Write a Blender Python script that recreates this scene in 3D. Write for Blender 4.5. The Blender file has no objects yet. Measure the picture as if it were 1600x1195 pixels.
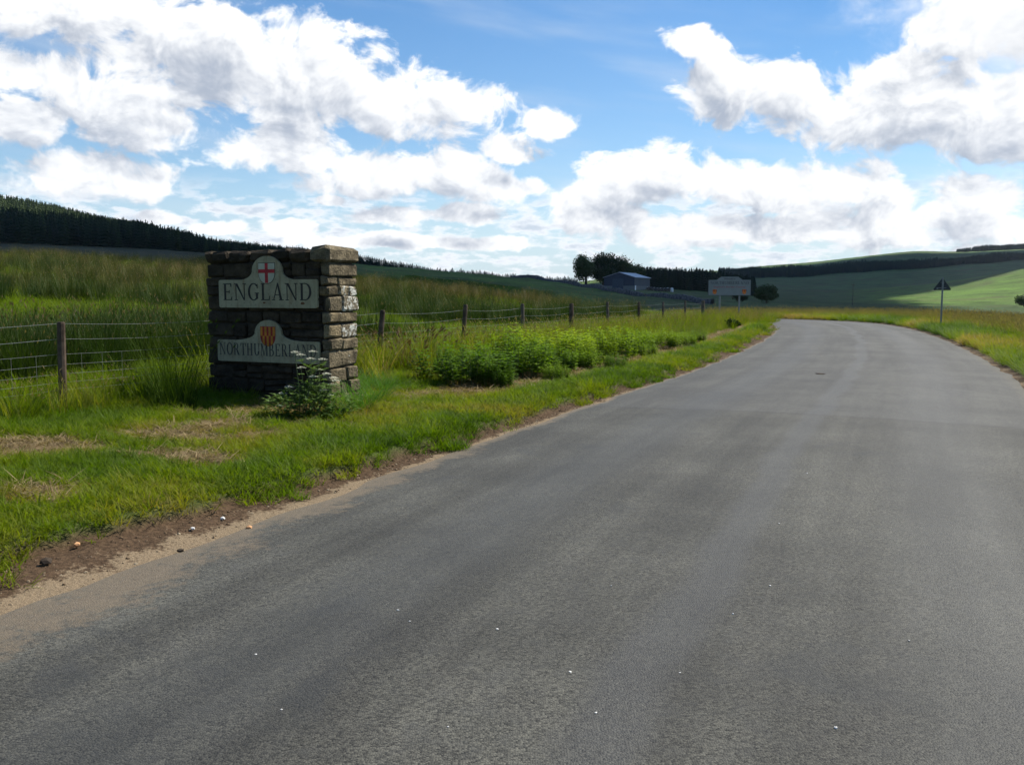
import bpy, bmesh, math, random
import numpy as np
from mathutils import Vector, Matrix, noise as mnoise

random.seed(7)
RNG = np.random.default_rng(11)
scn = bpy.context.scene
COL = scn.collection
R = math.radians

# ------------------------------------------------------------------ camera
F_PX, CX, CY, HOR, EYE = 1400.0, 800.0, 597.5, 460.0, 1.6
PITCH = math.atan((CY - HOR) / F_PX)
cam_d = bpy.data.cameras.new('camera')
cam_d.sensor_width = 36.0
cam_d.lens = 36.0 * F_PX / 1600.0
cam_d.clip_start = 0.05
cam_d.clip_end = 20000
cam = bpy.data.objects.new('camera', cam_d)
COL.objects.link(cam)
cam.location = (0, 0, EYE)
cam.rotation_euler = (math.pi / 2 - PITCH, 0, 0)
scn.camera = cam

def ray(px, py):
    cp, sp = math.cos(PITCH), math.sin(PITCH)
    a, b = (px - CX) / F_PX, (CY - py) / F_PX
    return (a, cp + b * sp, -sp + b * cp)

def row_z(py, Y, px=CX):
    """height of the point that is Y metres ahead and drawn on pixel row py"""
    d = ray(px, py)
    return EYE + d[2] / d[1] * Y

# ------------------------------------------------------------------ sun, sky
SUN_AZ, SUN_EL = R(57), R(50)            # azimuth clockwise from +Y
SUN_DIR = Vector((math.sin(SUN_AZ) * math.cos(SUN_EL), math.cos(SUN_AZ) * math.cos(SUN_EL), math.sin(SUN_EL)))
sun_d = bpy.data.lights.new('sun', 'SUN')
sun_d.energy = 5.0
sun_d.angle = R(0.53)
sun_d.color = (1.0, 0.95, 0.86)
sun = bpy.data.objects.new('sun', sun_d)
COL.objects.link(sun)
sun.rotation_euler = (-SUN_DIR).to_track_quat('-Z', 'Y').to_euler()
sun.location = (40, 30, 60)

scn.view_settings.view_transform = 'Standard'
scn.view_settings.look = 'None'
scn.view_settings.exposure = 0.7
scn.view_settings.gamma = 1.0
scn.view_settings.use_curve_mapping = False
scn.render.engine = 'CYCLES'
scn.cycles.use_denoising = True
scn.cycles.max_bounces = 5
scn.cycles.diffuse_bounces = 2
scn.cycles.glossy_bounces = 2
scn.cycles.transmission_bounces = 3
scn.cycles.transparent_max_bounces = 6
scn.cycles.volume_bounces = 0
scn.cycles.caustics_reflective = False
scn.cycles.caustics_refractive = False

world = bpy.data.worlds.new('World')
scn.world = world
world.use_nodes = True
SKY_STRENGTH = 0.075

def build_world():
    nt = world.node_tree
    N, L = nt.nodes, nt.links
    N.clear()
    def new(t, **kw):
        n = N.new(t)
        for k, v in kw.items():
            setattr(n, k, v)
        return n
    def put(sock, v):
        if hasattr(v, 'is_output'):
            L.new(v, sock)
        else:
            sock.default_value = v
    def m(op, a, b=None, c=None, clamp=False):
        n = new('ShaderNodeMath', operation=op, use_clamp=clamp)
        put(n.inputs[0], a)
        if b is not None: put(n.inputs[1], b)
        if c is not None: put(n.inputs[2], c)
        return n.outputs[0]
    def sstep(x, lo, hi, a=0.0, b=1.0):
        n = new('ShaderNodeMapRange', interpolation_type='SMOOTHSTEP')
        put(n.inputs[0], x); put(n.inputs[1], lo); put(n.inputs[2], hi); put(n.inputs[3], a); put(n.inputs[4], b)
        return n.outputs[0]
    tc = new('ShaderNodeTexCoord')
    sep = new('ShaderNodeSeparateXYZ')
    L.new(tc.outputs['Generated'], sep.inputs[0])
    az = m('ARCTAN2', sep.outputs[0], sep.outputs[1])
    el = m('ARCSINE', sep.outputs[2])
    # clouds of this sky: centre and half axes, in degrees of azimuth / elevation
    def pix(px, py):
        d = ray(px, py)
        return math.atan2(d[0], d[1]), math.atan2(d[2], math.hypot(d[0], d[1]))
    blobs = [(110, 20, 150, 75), (300, 95, 190, 95), (480, 130, 190, 100), (660, 165, 150, 78),
             (190, 185, 150, 62), (20, 205, 62, 55), (40, 125, 100, 52), (140, 285, 165, 46),
             (470, 235, 160, 42), (640, 275, 170, 50), (790, 300, 80, 40), (800, 238, 70, 27), (868, 192, 52, 27),
             (990, 290, 120, 56), (1150, 305, 160, 50), (1090, 75, 52, 42), (1120, 150, 82, 72), (1215, 165, 90, 62),
             (1410, 175, 170, 90), (1570, 185, 130, 95), (1590, 30, 170, 95), (1340, 285, 80, 45),
             (730, 340, 80, 22), (610, 345, 90, 20), (440, 362, 50, 26), (330, 360, 60, 20), (250, 342, 60, 16),
             (900, 340, 120, 42), (1120, 365, 220, 34), (1480, 345, 190, 62), (520, 312, 26, 12), (640, 385, 240, 16)]
    prm = []
    for (x, y, rx, ry) in blobs:
        a0, e0 = pix(x, y)
        prm.append((a0, e0, rx / F_PX * math.cos(a0), ry / F_PX * math.cos(a0)))
    def density(a, e, detail, amp):
        cv = new('ShaderNodeCombineXYZ')
        put(cv.inputs[0], a); put(cv.inputs[1], m('MULTIPLY', e, 1.25)); cv.inputs[2].default_value = 3.7
        nz = new('ShaderNodeTexNoise', noise_dimensions='3D')
        nz.inputs['Scale'].default_value = 18.0
        nz.inputs['Detail'].default_value = detail
        nz.inputs['Roughness'].default_value = 0.60
        nz.inputs['Distortion'].default_value = 0.35
        L.new(cv.outputs[0], nz.inputs['Vector'])
        f = m('SUBTRACT', nz.outputs['Fac'], 0.5)
        nb = new('ShaderNodeTexNoise', noise_dimensions='3D')
        nb.inputs['Scale'].default_value = 5.0
        nb.inputs['Detail'].default_value = 2.0
        L.new(cv.outputs[0], nb.inputs['Vector'])
        a2 = m('MULTIPLY_ADD', nb.outputs['Fac'], 0.07, m('SUBTRACT', a, 0.035))
        e = m('MULTIPLY_ADD', nb.outputs['Fac'], 0.05, m('SUBTRACT', e, 0.025))
        best = None
        for (a0, e0, ra, re) in prm:
            xa = m('MULTIPLY_ADD', a2, 1 / ra, -a0 / ra)
            e1 = m('MULTIPLY_ADD', e, 1 / re, -e0 / re)
            e2 = m('MULTIPLY_ADD', e, -1 / (0.8 * re), e0 / (0.8 * re))
            mm = m('MAXIMUM', e1, e2)
            sq = m('MULTIPLY', xa, xa)
            r2 = m('MULTIPLY_ADD', mm, mm, sq)
            best = r2 if best is None else m('MINIMUM', best, r2)
        q = m('SUBTRACT', 1.0, m('SQRT', m('MINIMUM', best, 6.0)))
        # the same kind of broken cloud goes on all round, outside the part the camera sees
        front = m('MULTIPLY', sstep(m('ABSOLUTE', a), 0.50, 0.66, 1.0, 0.0), sstep(e, 0.30, 0.42, 1.0, 0.0))
        gen = m('MULTIPLY_ADD', m('SUBTRACT', nb.outputs['Fac'], 0.5), 6.0, -1.3)
        q = m('ADD', m('MULTIPLY', q, front), m('MULTIPLY', gen, m('SUBTRACT', 1.0, front)))
        return m('MULTIPLY_ADD', f, amp, m('MULTIPLY_ADD', q, 1.5, -0.10)), nz.outputs['Fac']
    d0, f0 = density(az, el, 9.0, 3.7)
    up_a = m('ADD', az, 0.006)
    up_e = m('ADD', el, 0.030)
    d1, f1 = density(up_a, up_e, 3.0, 2.2)
    alpha = sstep(d0, -0.12, 0.42)
    cr = new('ShaderNodeCombineXYZ')
    put(cr.inputs[0], m('ADD', az, 0.0075)); put(cr.inputs[1], m('MULTIPLY', m('ADD', el, 0.0085), 1.25)); cr.inputs[2].default_value = 3.7
    nr = new('ShaderNodeTexNoise'); nr.inputs['Scale'].default_value = 18.0; nr.inputs['Detail'].default_value = 9.0; nr.inputs['Roughness'].default_value = 0.60; nr.inputs['Distortion'].default_value = 0.35
    L.new(cr.outputs[0], nr.inputs['Vector'])
    relief = m('SUBTRACT', nr.outputs['Fac'], f0)
    shade = sstep(m('MULTIPLY_ADD', relief, 4.2, m('MULTIPLY_ADD', m('SUBTRACT', f0, 0.5), 1.2, d1)), -0.30, 1.85)
    # thin high veil
    cv = new('ShaderNodeCombineXYZ')
    put(cv.inputs[0], m('MULTIPLY', az, 2.2)); put(cv.inputs[1], m('MULTIPLY_ADD', az, 2.2, m('MULTIPLY', el, 14.0)))
    nv = new('ShaderNodeTexNoise'); nv.inputs['Scale'].default_value = 1.6; nv.inputs['Detail'].default_value = 5
    L.new(cv.outputs[0], nv.inputs['Vector'])
    veil = m('MULTIPLY', sstep(nv.outputs['Fac'], 0.45, 0.80), 0.35)
    # pale air low down, and the thin bright cloud in front of the sun
    low = sstep(el, 0.0, 0.17, 0.72, 0.0)
    ga, ge = m('MULTIPLY_ADD', az, 1 / 0.30, -0.62 / 0.30), m('MULTIPLY_ADD', el, 1 / 0.24, -0.37 / 0.24)
    glow = sstep(m('ADD', m('SQRT', m('MULTIPLY_ADD', ga, ga, m('MULTIPLY', ge, ge))), m('MULTIPLY', m('SUBTRACT', f0, 0.5), 0.9)), 0.35, 1.0, 1.0, 0.0)
    # far rows of small cumulus low over the horizon
    cl = new('ShaderNodeCombineXYZ')
    put(cl.inputs[0], m('MULTIPLY', az, 13.0)); put(cl.inputs[1], m('MULTIPLY', el, 40.0)); cl.inputs[2].default_value = 1.3
    nl = new('ShaderNodeTexNoise'); nl.inputs['Scale'].default_value = 1.5; nl.inputs['Detail'].default_value = 8; nl.inputs['Roughness'].default_value = 0.6
    L.new(cl.outputs[0], nl.inputs['Vector'])
    rows = m('MULTIPLY', m('MULTIPLY', sstep(nl.outputs['Fac'], 0.45, 0.58), sstep(el, 0.0, 0.02)), sstep(el, 0.085, 0.13, 0.9, 0.0))
    sky = new('ShaderNodeTexSky', sky_type='NISHITA')
    sky.sun_disc = False
    sky.sun_elevation = SUN_EL
    sky.sun_rotation = SUN_AZ
    sky.altitude = 250
    sky.air_density = 1.0
    sky.dust_density = 0.4
    sky.ozone_density = 2.0
    hsv = new('ShaderNodeHueSaturation')
    hsv.inputs['Saturation'].default_value = 1.34
    hsv.inputs['Value'].default_value = 1.12
    L.new(sky.outputs[0], hsv.inputs['Color'])
    k = 0.1 / SKY_STRENGTH
    ramp = new('ShaderNodeMix', data_type='RGBA')
    L.new(shade, ramp.inputs['Factor'])
    ramp.inputs['A'].default_value = (7.3 * k, 7.3 * k, 7.25 * k, 1)
    ramp.inputs['B'].default_value = (2.7 * k, 3.05 * k, 3.7 * k, 1)
    mixl = new('ShaderNodeMix', data_type='RGBA')
    L.new(low, mixl.inputs['Factor']); L.new(hsv.outputs[0], mixl.inputs['A'])
    mixl.inputs['B'].default_value = (3.4 * k, 4.6 * k, 5.8 * k, 1)
    mixv = new('ShaderNodeMix', data_type='RGBA')
    L.new(veil, mixv.inputs['Factor']); L.new(mixl.outputs['Result'], mixv.inputs['A'])
    mixv.inputs['B'].default_value = (5.2 * k, 5.5 * k, 5.8 * k, 1)
    rshade = new('ShaderNodeMix', data_type='RGBA')
    L.new(sstep(nl.outputs['Fac'], 0.52, 0.70), rshade.inputs['Factor'])
    rshade.inputs['A'].default_value = (6.6 * k, 6.7 * k, 6.9 * k, 1)
    rshade.inputs['B'].default_value = (3.9 * k, 4.4 * k, 5.1 * k, 1)
    mixr = new('ShaderNodeMix', data_type='RGBA')
    L.new(rows, mixr.inputs['Factor']); L.new(mixv.outputs['Result'], mixr.inputs['A']); L.new(rshade.outputs['Result'], mixr.inputs['B'])
    mix = new('ShaderNodeMix', data_type='RGBA')
    L.new(alpha, mix.inputs['Factor']); L.new(mixr.outputs['Result'], mix.inputs['A']); L.new(ramp.outputs['Result'], mix.inputs['B'])
    mixg = new('ShaderNodeMix', data_type='RGBA')
    L.new(glow, mixg.inputs['Factor']); L.new(mix.outputs['Result'], mixg.inputs['A'])
    mixg.inputs['B'].default_value = (7.6 * k, 7.6 * k, 7.5 * k, 1)
    bg = new('ShaderNodeBackground')
    bg.inputs['Strength'].default_value = SKY_STRENGTH
    L.new(mixg.outputs['Result'], bg.inputs['Color'])
    out = new('ShaderNodeOutputWorld')
    L.new(bg.outputs[0], out.inputs['Surface'])
    world.cycles.sampling_method = 'MANUAL'
    world.cycles.sample_map_resolution = 512
build_world()

# ------------------------------------------------------------------ helpers
def tag(o, label=None, cat=None, group=None, kind=None):
    if label: o['label'] = label
    if cat: o['category'] = cat
    if group: o['group'] = group
    if kind: o['kind'] = kind
    return o

def mesh_obj(name, verts, faces, mat=None, parent=None, smooth=False):
    me = bpy.data.meshes.new(name)
    me.from_pydata([tuple(v) for v in verts], [], [tuple(f) for f in faces])
    me.update()
    if smooth:
        me.polygons.foreach_set('use_smooth', [True] * len(me.polygons))
    o = bpy.data.objects.new(name, me)
    if mat is not None:
        for mm in (mat if isinstance(mat, (list, tuple)) else [mat]):
            me.materials.append(mm)
    COL.objects.link(o)
    if parent is not None:
        o.parent = parent
    return o

def link_mesh(name, me, parent=None, loc=None, rot=None, scl=None):
    o = bpy.data.objects.new(name, me)
    COL.objects.link(o)
    if parent is not None: o.parent = parent
    if loc is not None: o.location = loc
    if rot is not None: o.rotation_euler = rot
    if scl is not None: o.scale = scl
    return o

def empty(name, loc, rz=0.0):
    o = bpy.data.objects.new(name, None)
    COL.objects.link(o)
    o.location = loc
    o.rotation_euler = (0, 0, rz)
    o.empty_display_size = 0.2
    return o

class Geo:
    """collects vertices and faces of one part"""
    def __init__(s): s.v, s.f = [], []
    def add(s, v, f):
        b = len(s.v)
        s.v += [tuple(p) for p in v]
        s.f += [tuple(i + b for i in q) for q in f]
    def box(s, lo, hi):
        (a, b, c), (d, e, g) = lo, hi
        s.add([(a, b, c), (d, b, c), (d, e, c), (a, e, c), (a, b, g), (d, b, g), (d, e, g), (a, e, g)],
              [(0, 3, 2, 1), (4, 5, 6, 7), (0, 1, 5, 4), (1, 2, 6, 5), (2, 3, 7, 6), (3, 0, 4, 7)])
    def tube(s, pts, radii, n=8, cap=True):
        pts = [Vector(p) for p in pts]
        rings = []
        for i, p in enumerate(pts):
            d = (pts[min(i + 1, len(pts) - 1)] - pts[max(i - 1, 0)]).normalized()
            u = d.orthogonal().normalized() if i == 0 else (u - d * u.dot(d)).normalized()
            w = d.cross(u)
            r = radii[i] if isinstance(radii, (list, tuple)) else radii
            rings.append([p + (u * math.cos(2 * math.pi * k / n) + w * math.sin(2 * math.pi * k / n)) * r for k in range(n)])
        v = [q for rg in rings for q in rg]
        f = []
        for i in range(len(pts) - 1):
            for k in range(n):
                f.append((i * n + k, i * n + (k + 1) % n, (i + 1) * n + (k + 1) % n, (i + 1) * n + k))
        if cap:
            f.append(tuple(reversed(range(n))))
            f.append(tuple(range((len(pts) - 1) * n, len(pts) * n)))
        s.add(v, f)
    def prism(s, poly, y0, y1):
        """2-D polygon in x,z (counter-clockwise seen from -y) pushed from y0 (front) to y1 (back)"""
        n = len(poly)
        v = [(x, y0, z) for x, z in poly] + [(x, y1, z) for x, z in poly]
        f = [tuple(range(n)), tuple(reversed(range(n, 2 * n)))]
        for i in range(n):
            j = (i + 1) % n
            f.append((j, i, n + i, n + j))
        s.add(v, f)
    def build(s, name, mat=None, parent=None, smooth=False):
        return mesh_obj(name, s.v, s.f, mat, parent, smooth)

def ss(lo, hi, x):
    t = np.clip((np.asarray(x, float) - lo) / (hi - lo), 0, 1)
    return t * t * (3 - 2 * t)

_PERM = np.random.default_rng(5).random((256, 256))
def vnoise(x, y):
    x = np.asarray(x, float); y = np.asarray(y, float)
    xi = np.floor(x).astype(int); yi = np.floor(y).astype(int)
    fx = x - xi; fy = y - yi
    fx = fx * fx * (3 - 2 * fx); fy = fy * fy * (3 - 2 * fy)
    g = lambda i, j: _PERM[i & 255, j & 255]
    return (g(xi, yi) * (1 - fx) + g(xi + 1, yi) * fx) * (1 - fy) + (g(xi, yi + 1) * (1 - fx) + g(xi + 1, yi + 1) * fx) * fy
def fbm(x, y, o=4):
    r, a, t = 0, 1.0, 0
    for k in range(o):
        r = r + a * vnoise(np.asarray(x) * 2 ** k + 17.3 * k, np.asarray(y) * 2 ** k + 5.1 * k)
        t += a; a *= 0.5
    return r / t

# ------------------------------------------------------------------ materials
class NT:
    def __init__(s, name):
        s.mat = bpy.data.materials.new(name)
        s.mat.use_nodes = True
        s.t = s.mat.node_tree
        s.t.nodes.clear()
        s.out = s.n('ShaderNodeOutputMaterial')
    def n(s, t, **kw):
        x = s.t.nodes.new(t)
        for k, v in kw.items(): setattr(x, k, v)
        return x
    def set(s, sock, v):
        if hasattr(v, 'is_output'): s.t.links.new(v, sock)
        elif isinstance(v, (tuple, list)) and len(v) == 3 and sock.type == 'RGBA': sock.default_value = (*v, 1)
        else: sock.default_value = v
    def math(s, op, a, b=None, c=None, clamp=False):
        x = s.n('ShaderNodeMath', operation=op, use_clamp=clamp)
        s.set(x.inputs[0], a)
        if b is not None: s.set(x.inputs[1], b)
        if c is not None: s.set(x.inputs[2], c)
        return x.outputs[0]
    def mix(s, f, a, b, mode='MIX'):
        x = s.n('ShaderNodeMix', data_type='RGBA', blend_type=mode)
        s.set(x.inputs['Factor'], f); s.set(x.inputs['A'], a); s.set(x.inputs['B'], b)
        return x.outputs['Result']
    def step(s, x, lo, hi, a=0.0, b=1.0):
        q = s.n('ShaderNodeMapRange', interpolation_type='SMOOTHSTEP')
        s.set(q.inputs[0], x); s.set(q.inputs[1], lo); s.set(q.inputs[2], hi); s.set(q.inputs[3], a); s.set(q.inputs[4], b)
        return q.outputs[0]
    def noise(s, scale, detail=4, rough=0.55, vec=None, w=0.0, dist=0.0):
        x = s.n('ShaderNodeTexNoise')
        x.inputs['Scale'].default_value = scale; x.inputs['Detail'].default_value = detail
        x.inputs['Roughness'].default_value = rough; x.inputs['Distortion'].default_value = dist
        if vec is not None: s.set(x.inputs['Vector'], vec)
        return x.outputs['Fac']
    def obj(s): return s.n('ShaderNodeTexCoord').outputs['Object']
    def geo_pos(s): return s.n('ShaderNodeNewGeometry').outputs['Position']
    def attr(s, name, kind='GEOMETRY', out='Fac'):
        x = s.n('ShaderNodeAttribute', attribute_name=name, attribute_type=kind)
        return x.outputs[out]
    def rnd(s): return s.n('ShaderNodeObjectInfo').outputs['Random']
    def bump(s, h, strength=0.5, dist=0.02, normal=None):
        b = s.n('ShaderNodeBump'); b.inputs['Strength'].default_value = strength; b.inputs['Distance'].default_value = dist
        s.set(b.inputs['Height'], h)
        if normal is not None: s.set(b.inputs['Normal'], normal)
        return b.outputs[0]
    def principled(s, col, rough=0.8, spec=0.3, metal=0.0, normal=None):
        p = s.n('ShaderNodeBsdfPrincipled')
        s.set(p.inputs['Base Color'], col); s.set(p.inputs['Roughness'], rough)
        s.set(p.inputs['Specular IOR Level'], spec); s.set(p.inputs['Metallic'], metal)
        if normal is not None: s.set(p.inputs['Normal'], normal)
        return p.outputs[0]
    def finish(s, sh):
        s.t.links.new(sh, s.out.inputs['Surface'])
        return s.mat

def ramp_cols(q, fac, stops):
    r = q.n('ShaderNodeValToRGB')
    cr = r.color_ramp
    while len(cr.elements) < len(stops): cr.elements.new(0.5)
    for e, (p, c) in zip(cr.elements, stops):
        e.position = p; e.color = (*c, 1)
    q.set(r.inputs[0], fac)
    return r.outputs[0]

def leaf_material(name, stops, inst=True, transl=0.45, rough=0.65, noise_scale=None, spec=0.18):
    """foliage: colour from a per-plant tint, part of the light passes through the blade"""
    q = NT(name)
    f = q.attr('tint', 'INSTANCER') if inst else q.rnd()
    if noise_scale:
        nz = q.noise(noise_scale, 2, vec=q.geo_pos())
        f = q.math('ADD', f, q.math('MULTIPLY', q.math('SUBTRACT', nz, 0.5), 0.9), clamp=True)
    c = ramp_cols(q, f, stops)
    p = q.principled(c, rough, spec)
    t = q.n('ShaderNodeBsdfTranslucent')
    q.set(t.inputs['Color'], q.mix(1.0, c, (1.35, 1.45, 0.5), 'MULTIPLY'))
    mx = q.n('ShaderNodeMixShader')
    mx.inputs[0].default_value = transl
    q.t.links.new(p, mx.inputs[1]); q.t.links.new(t.outputs[0], mx.inputs[2])
    return q.finish(mx.outputs[0])

def plain(name, col, rough=0.7, spec=0.3, metal=0.0, var=0.15, scale=8.0, bump=0.0):
    q = NT(name)
    nz = q.noise(scale, 5, vec=q.obj())
    v = q.step(nz, 0.25, 0.75, 1 - var, 1 + var)
    cc = q.n('ShaderNodeCombineXYZ')
    for i in range(3): q.set(cc.inputs[i], v)
    c = q.mix(1.0, tuple(col), cc.outputs[0], 'MULTIPLY')
    nm = q.bump(nz, bump, 0.02) if bump else None
    return q.finish(q.principled(c, rough, spec, metal, nm))

G_STOPS = [(0.0, (0.042, 0.085, 0.003)), (0.35, (0.090, 0.145, 0.004)), (0.6, (0.145, 0.180, 0.006)), (0.8, (0.19, 0.175, 0.018)), (1.0, (0.24, 0.17, 0.06))]
M_GRASS = leaf_material('verge_grass', G_STOPS)
M_TALL = leaf_material('tall_grass', [(0.0, (0.050, 0.100, 0.003)), (0.5, (0.125, 0.170, 0.006)), (0.8, (0.19, 0.185, 0.018)), (1.0, (0.26, 0.20, 0.07))])
M_SEED = leaf_material('grass_seed_head', [(0.0, (0.13, 0.10, 0.045)), (1.0, (0.30, 0.23, 0.12))], transl=0.3)
M_RUSH = leaf_material('rush', [(0.0, (0.022, 0.045, 0.006)), (0.45, (0.042, 0.070, 0.009)), (0.75, (0.085, 0.082, 0.018)), (1.0, (0.15, 0.105, 0.045))], transl=0.2)
M_RUSH_O = leaf_material('rush_near', [(0.0, (0.024, 0.050, 0.006)), (0.6, (0.045, 0.075, 0.009)), (1.0, (0.08, 0.09, 0.018))], inst=False, transl=0.2, rough=0.85, spec=0.05)
M_STRAW = leaf_material('cut_grass', [(0.0, (0.10, 0.066, 0.028)), (0.5, (0.19, 0.135, 0.065)), (1.0, (0.32, 0.245, 0.125))], transl=0.2)
M_NETTLE = leaf_material('nettle_leaf', [(0.0, (0.055, 0.12, 0.004)), (0.5, (0.13, 0.21, 0.008)), (1.0, (0.23, 0.30, 0.015))], inst=False, transl=0.45, noise_scale=3.0)
M_WEED = leaf_material('weed_leaf', [(0.0, (0.05, 0.11, 0.015)), (1.0, (0.13, 0.19, 0.05))], inst=False, transl=0.35, noise_scale=9.0)
M_LONG = leaf_material('long_grass_blade', [(0.0, (0.05, 0.13, 0.01)), (1.0, (0.10, 0.19, 0.02))], inst=False, transl=0.4, noise_scale=6.0)
M_DOCK = leaf_material('dead_dock', [(0.0, (0.10, 0.055, 0.03)), (1.0, (0.19, 0.12, 0.06))], inst=False, transl=0.15, noise_scale=7.0)
M_FLOWER = plain('cream_flower', (0.75, 0.74, 0.58), 0.8, 0.2, scale=30)
M_STEM = plain('weed_stem', (0.11, 0.13, 0.05), 0.7, 0.3, scale=20)
M_CONIFER = leaf_material('conifer_needles', [(0.0, (0.010, 0.022, 0.012)), (0.6, (0.020, 0.038, 0.015)), (1.0, (0.050, 0.075, 0.022))], transl=0.08, rough=0.8, spec=0.15)
M_CONIFER_O = leaf_material('conifer_needles_single', [(0.0, (0.010, 0.022, 0.012)), (1.0, (0.026, 0.042, 0.018))], inst=False, transl=0.08, rough=0.8, spec=0.15)
M_LEAF = leaf_material('tree_leaf', [(0.0, (0.022, 0.042, 0.012)), (0.5, (0.034, 0.062, 0.014)), (1.0, (0.055, 0.088, 0.020))], inst=False, transl=0.25, noise_scale=0.35, rough=0.6)
M_SHRUB = leaf_material('shrub_leaf', [(0.0, (0.014, 0.032, 0.006)), (1.0, (0.030, 0.052, 0.010))], inst=False, transl=0.15, noise_scale=8, spec=0.03)
M_BARK = plain('bark', (0.07, 0.055, 0.04), 0.9, 0.1, scale=4, bump=0.4)

# ------------------------------------------------------------------ the road's line
# left edge of the carriageway: heading (degrees right of +Y) against distance along it
_hs = [(-80, 24), (-10, 24), (-5, 21), (0, 23), (9, 25), (16, 22), (24, 20.5), (34, 18), (42, 12.5), (48, 2), (56, -22), (64, -36), (80, -32), (110, -6), (160, 6)]
DS = 0.2
_S = np.arange(-70, 150 + DS, DS)
_H = np.radians(np.interp(_S, [a for a, b in _hs], [b for a, b in _hs]))
_k = np.ones(15) / 15
_H = np.convolve(np.pad(_H, 7, mode='edge'), _k, 'valid')
_x = np.concatenate([[0], np.cumsum(np.sin(_H[:-1]) * DS)])
_y = np.concatenate([[0], np.cumsum(np.cos(_H[:-1]) * DS)])
_i0 = int(round(70 / DS))
ROAD_X = _x - _x[_i0] - 1.11
ROAD_Y = _y - _y[_i0] + 7.78
ROAD_W = 6.0

def edge_pt(s, t):
    """world x,y at distance s along the road's left edge, t metres to the left of it"""
    s = np.asarray(s, float)
    x = np.interp(s, _S, ROAD_X); y = np.interp(s, _S, ROAD_Y); h = np.interp(s, _S, _H)
    return x - np.cos(h) * t, y + np.sin(h) * t

def nearest(X, Y):
    X = np.asarray(X, float).ravel(); Y = np.asarray(Y, float).ravel()
    s = np.zeros_like(X); t = np.full_like(X, 1e3)
    near = np.where((np.abs(X) < 130) & (np.abs(Y) < 170))[0]
    sub = slice(None, None, 3)
    rx, ry, rs, rh = ROAD_X[sub], ROAD_Y[sub], _S[sub], _H[sub]
    # distances are measured from the middle of the road so both verges are treated alike
    mx, my = rx + np.cos(rh) * ROAD_W / 2, ry - np.sin(rh) * ROAD_W / 2
    for c in range(0, len(near), 20000):
        i = near[c:c + 20000]
        d2 = (X[i, None] - mx[None]) ** 2 + (Y[i, None] - my[None]) ** 2
        j = d2.argmin(1)
        dx, dy = X[i] - mx[j], Y[i] - my[j]
        s[i] = rs[j] + dx * np.sin(rh[j]) + dy * np.cos(rh[j])
        lat = -dx * np.cos(rh[j]) + dy * np.sin(rh[j])
        lat = np.where(np.abs(lat) < np.sqrt(d2.min(1)) * 0.7, np.sign(lat) * np.sqrt(d2.min(1)), lat)
        t[i] = lat - ROAD_W / 2
    return s, t

def z_road(s):
    s = np.asarray(s, float)
    return -0.012 * np.clip(s - 46, 0, 16) - 0.045 * np.clip(s - 60, 0, 60)

def soil_w(s):
    """width of the bare strip between the asphalt and the turf"""
    s = np.asarray(s, float)
    base = np.interp(s, [-30, -6, -4, -2.5, -1, 1, 4, 10, 20, 40], [1.0, 1.0, 0.85, 0.62, 0.42, 0.28, 0.24, 0.25, 0.36, 0.42])
    return base * (0.72 + 0.56 * fbm(s * 1.7, s * 0 + 3.3, 4))

def verge_z(s, t, side):
    t = np.asarray(t, float)
    if side == 'left':
        w = soil_w(s)
        z = -0.012 + 0.03 * ss(0, 0.5, t) + 0.085 * ss(w - 0.05, w + 0.10, t) + 0.030 * np.clip(t - 0.3, 0, 6)
    else:
        z = -0.012 + 0.07 * ss(0.1, 0.5, t) + 0.03 * np.clip(t, 0, 2.5) - 0.06 * np.clip(t - 2.5, 0, 6)
    return z_road(s) + z

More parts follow.
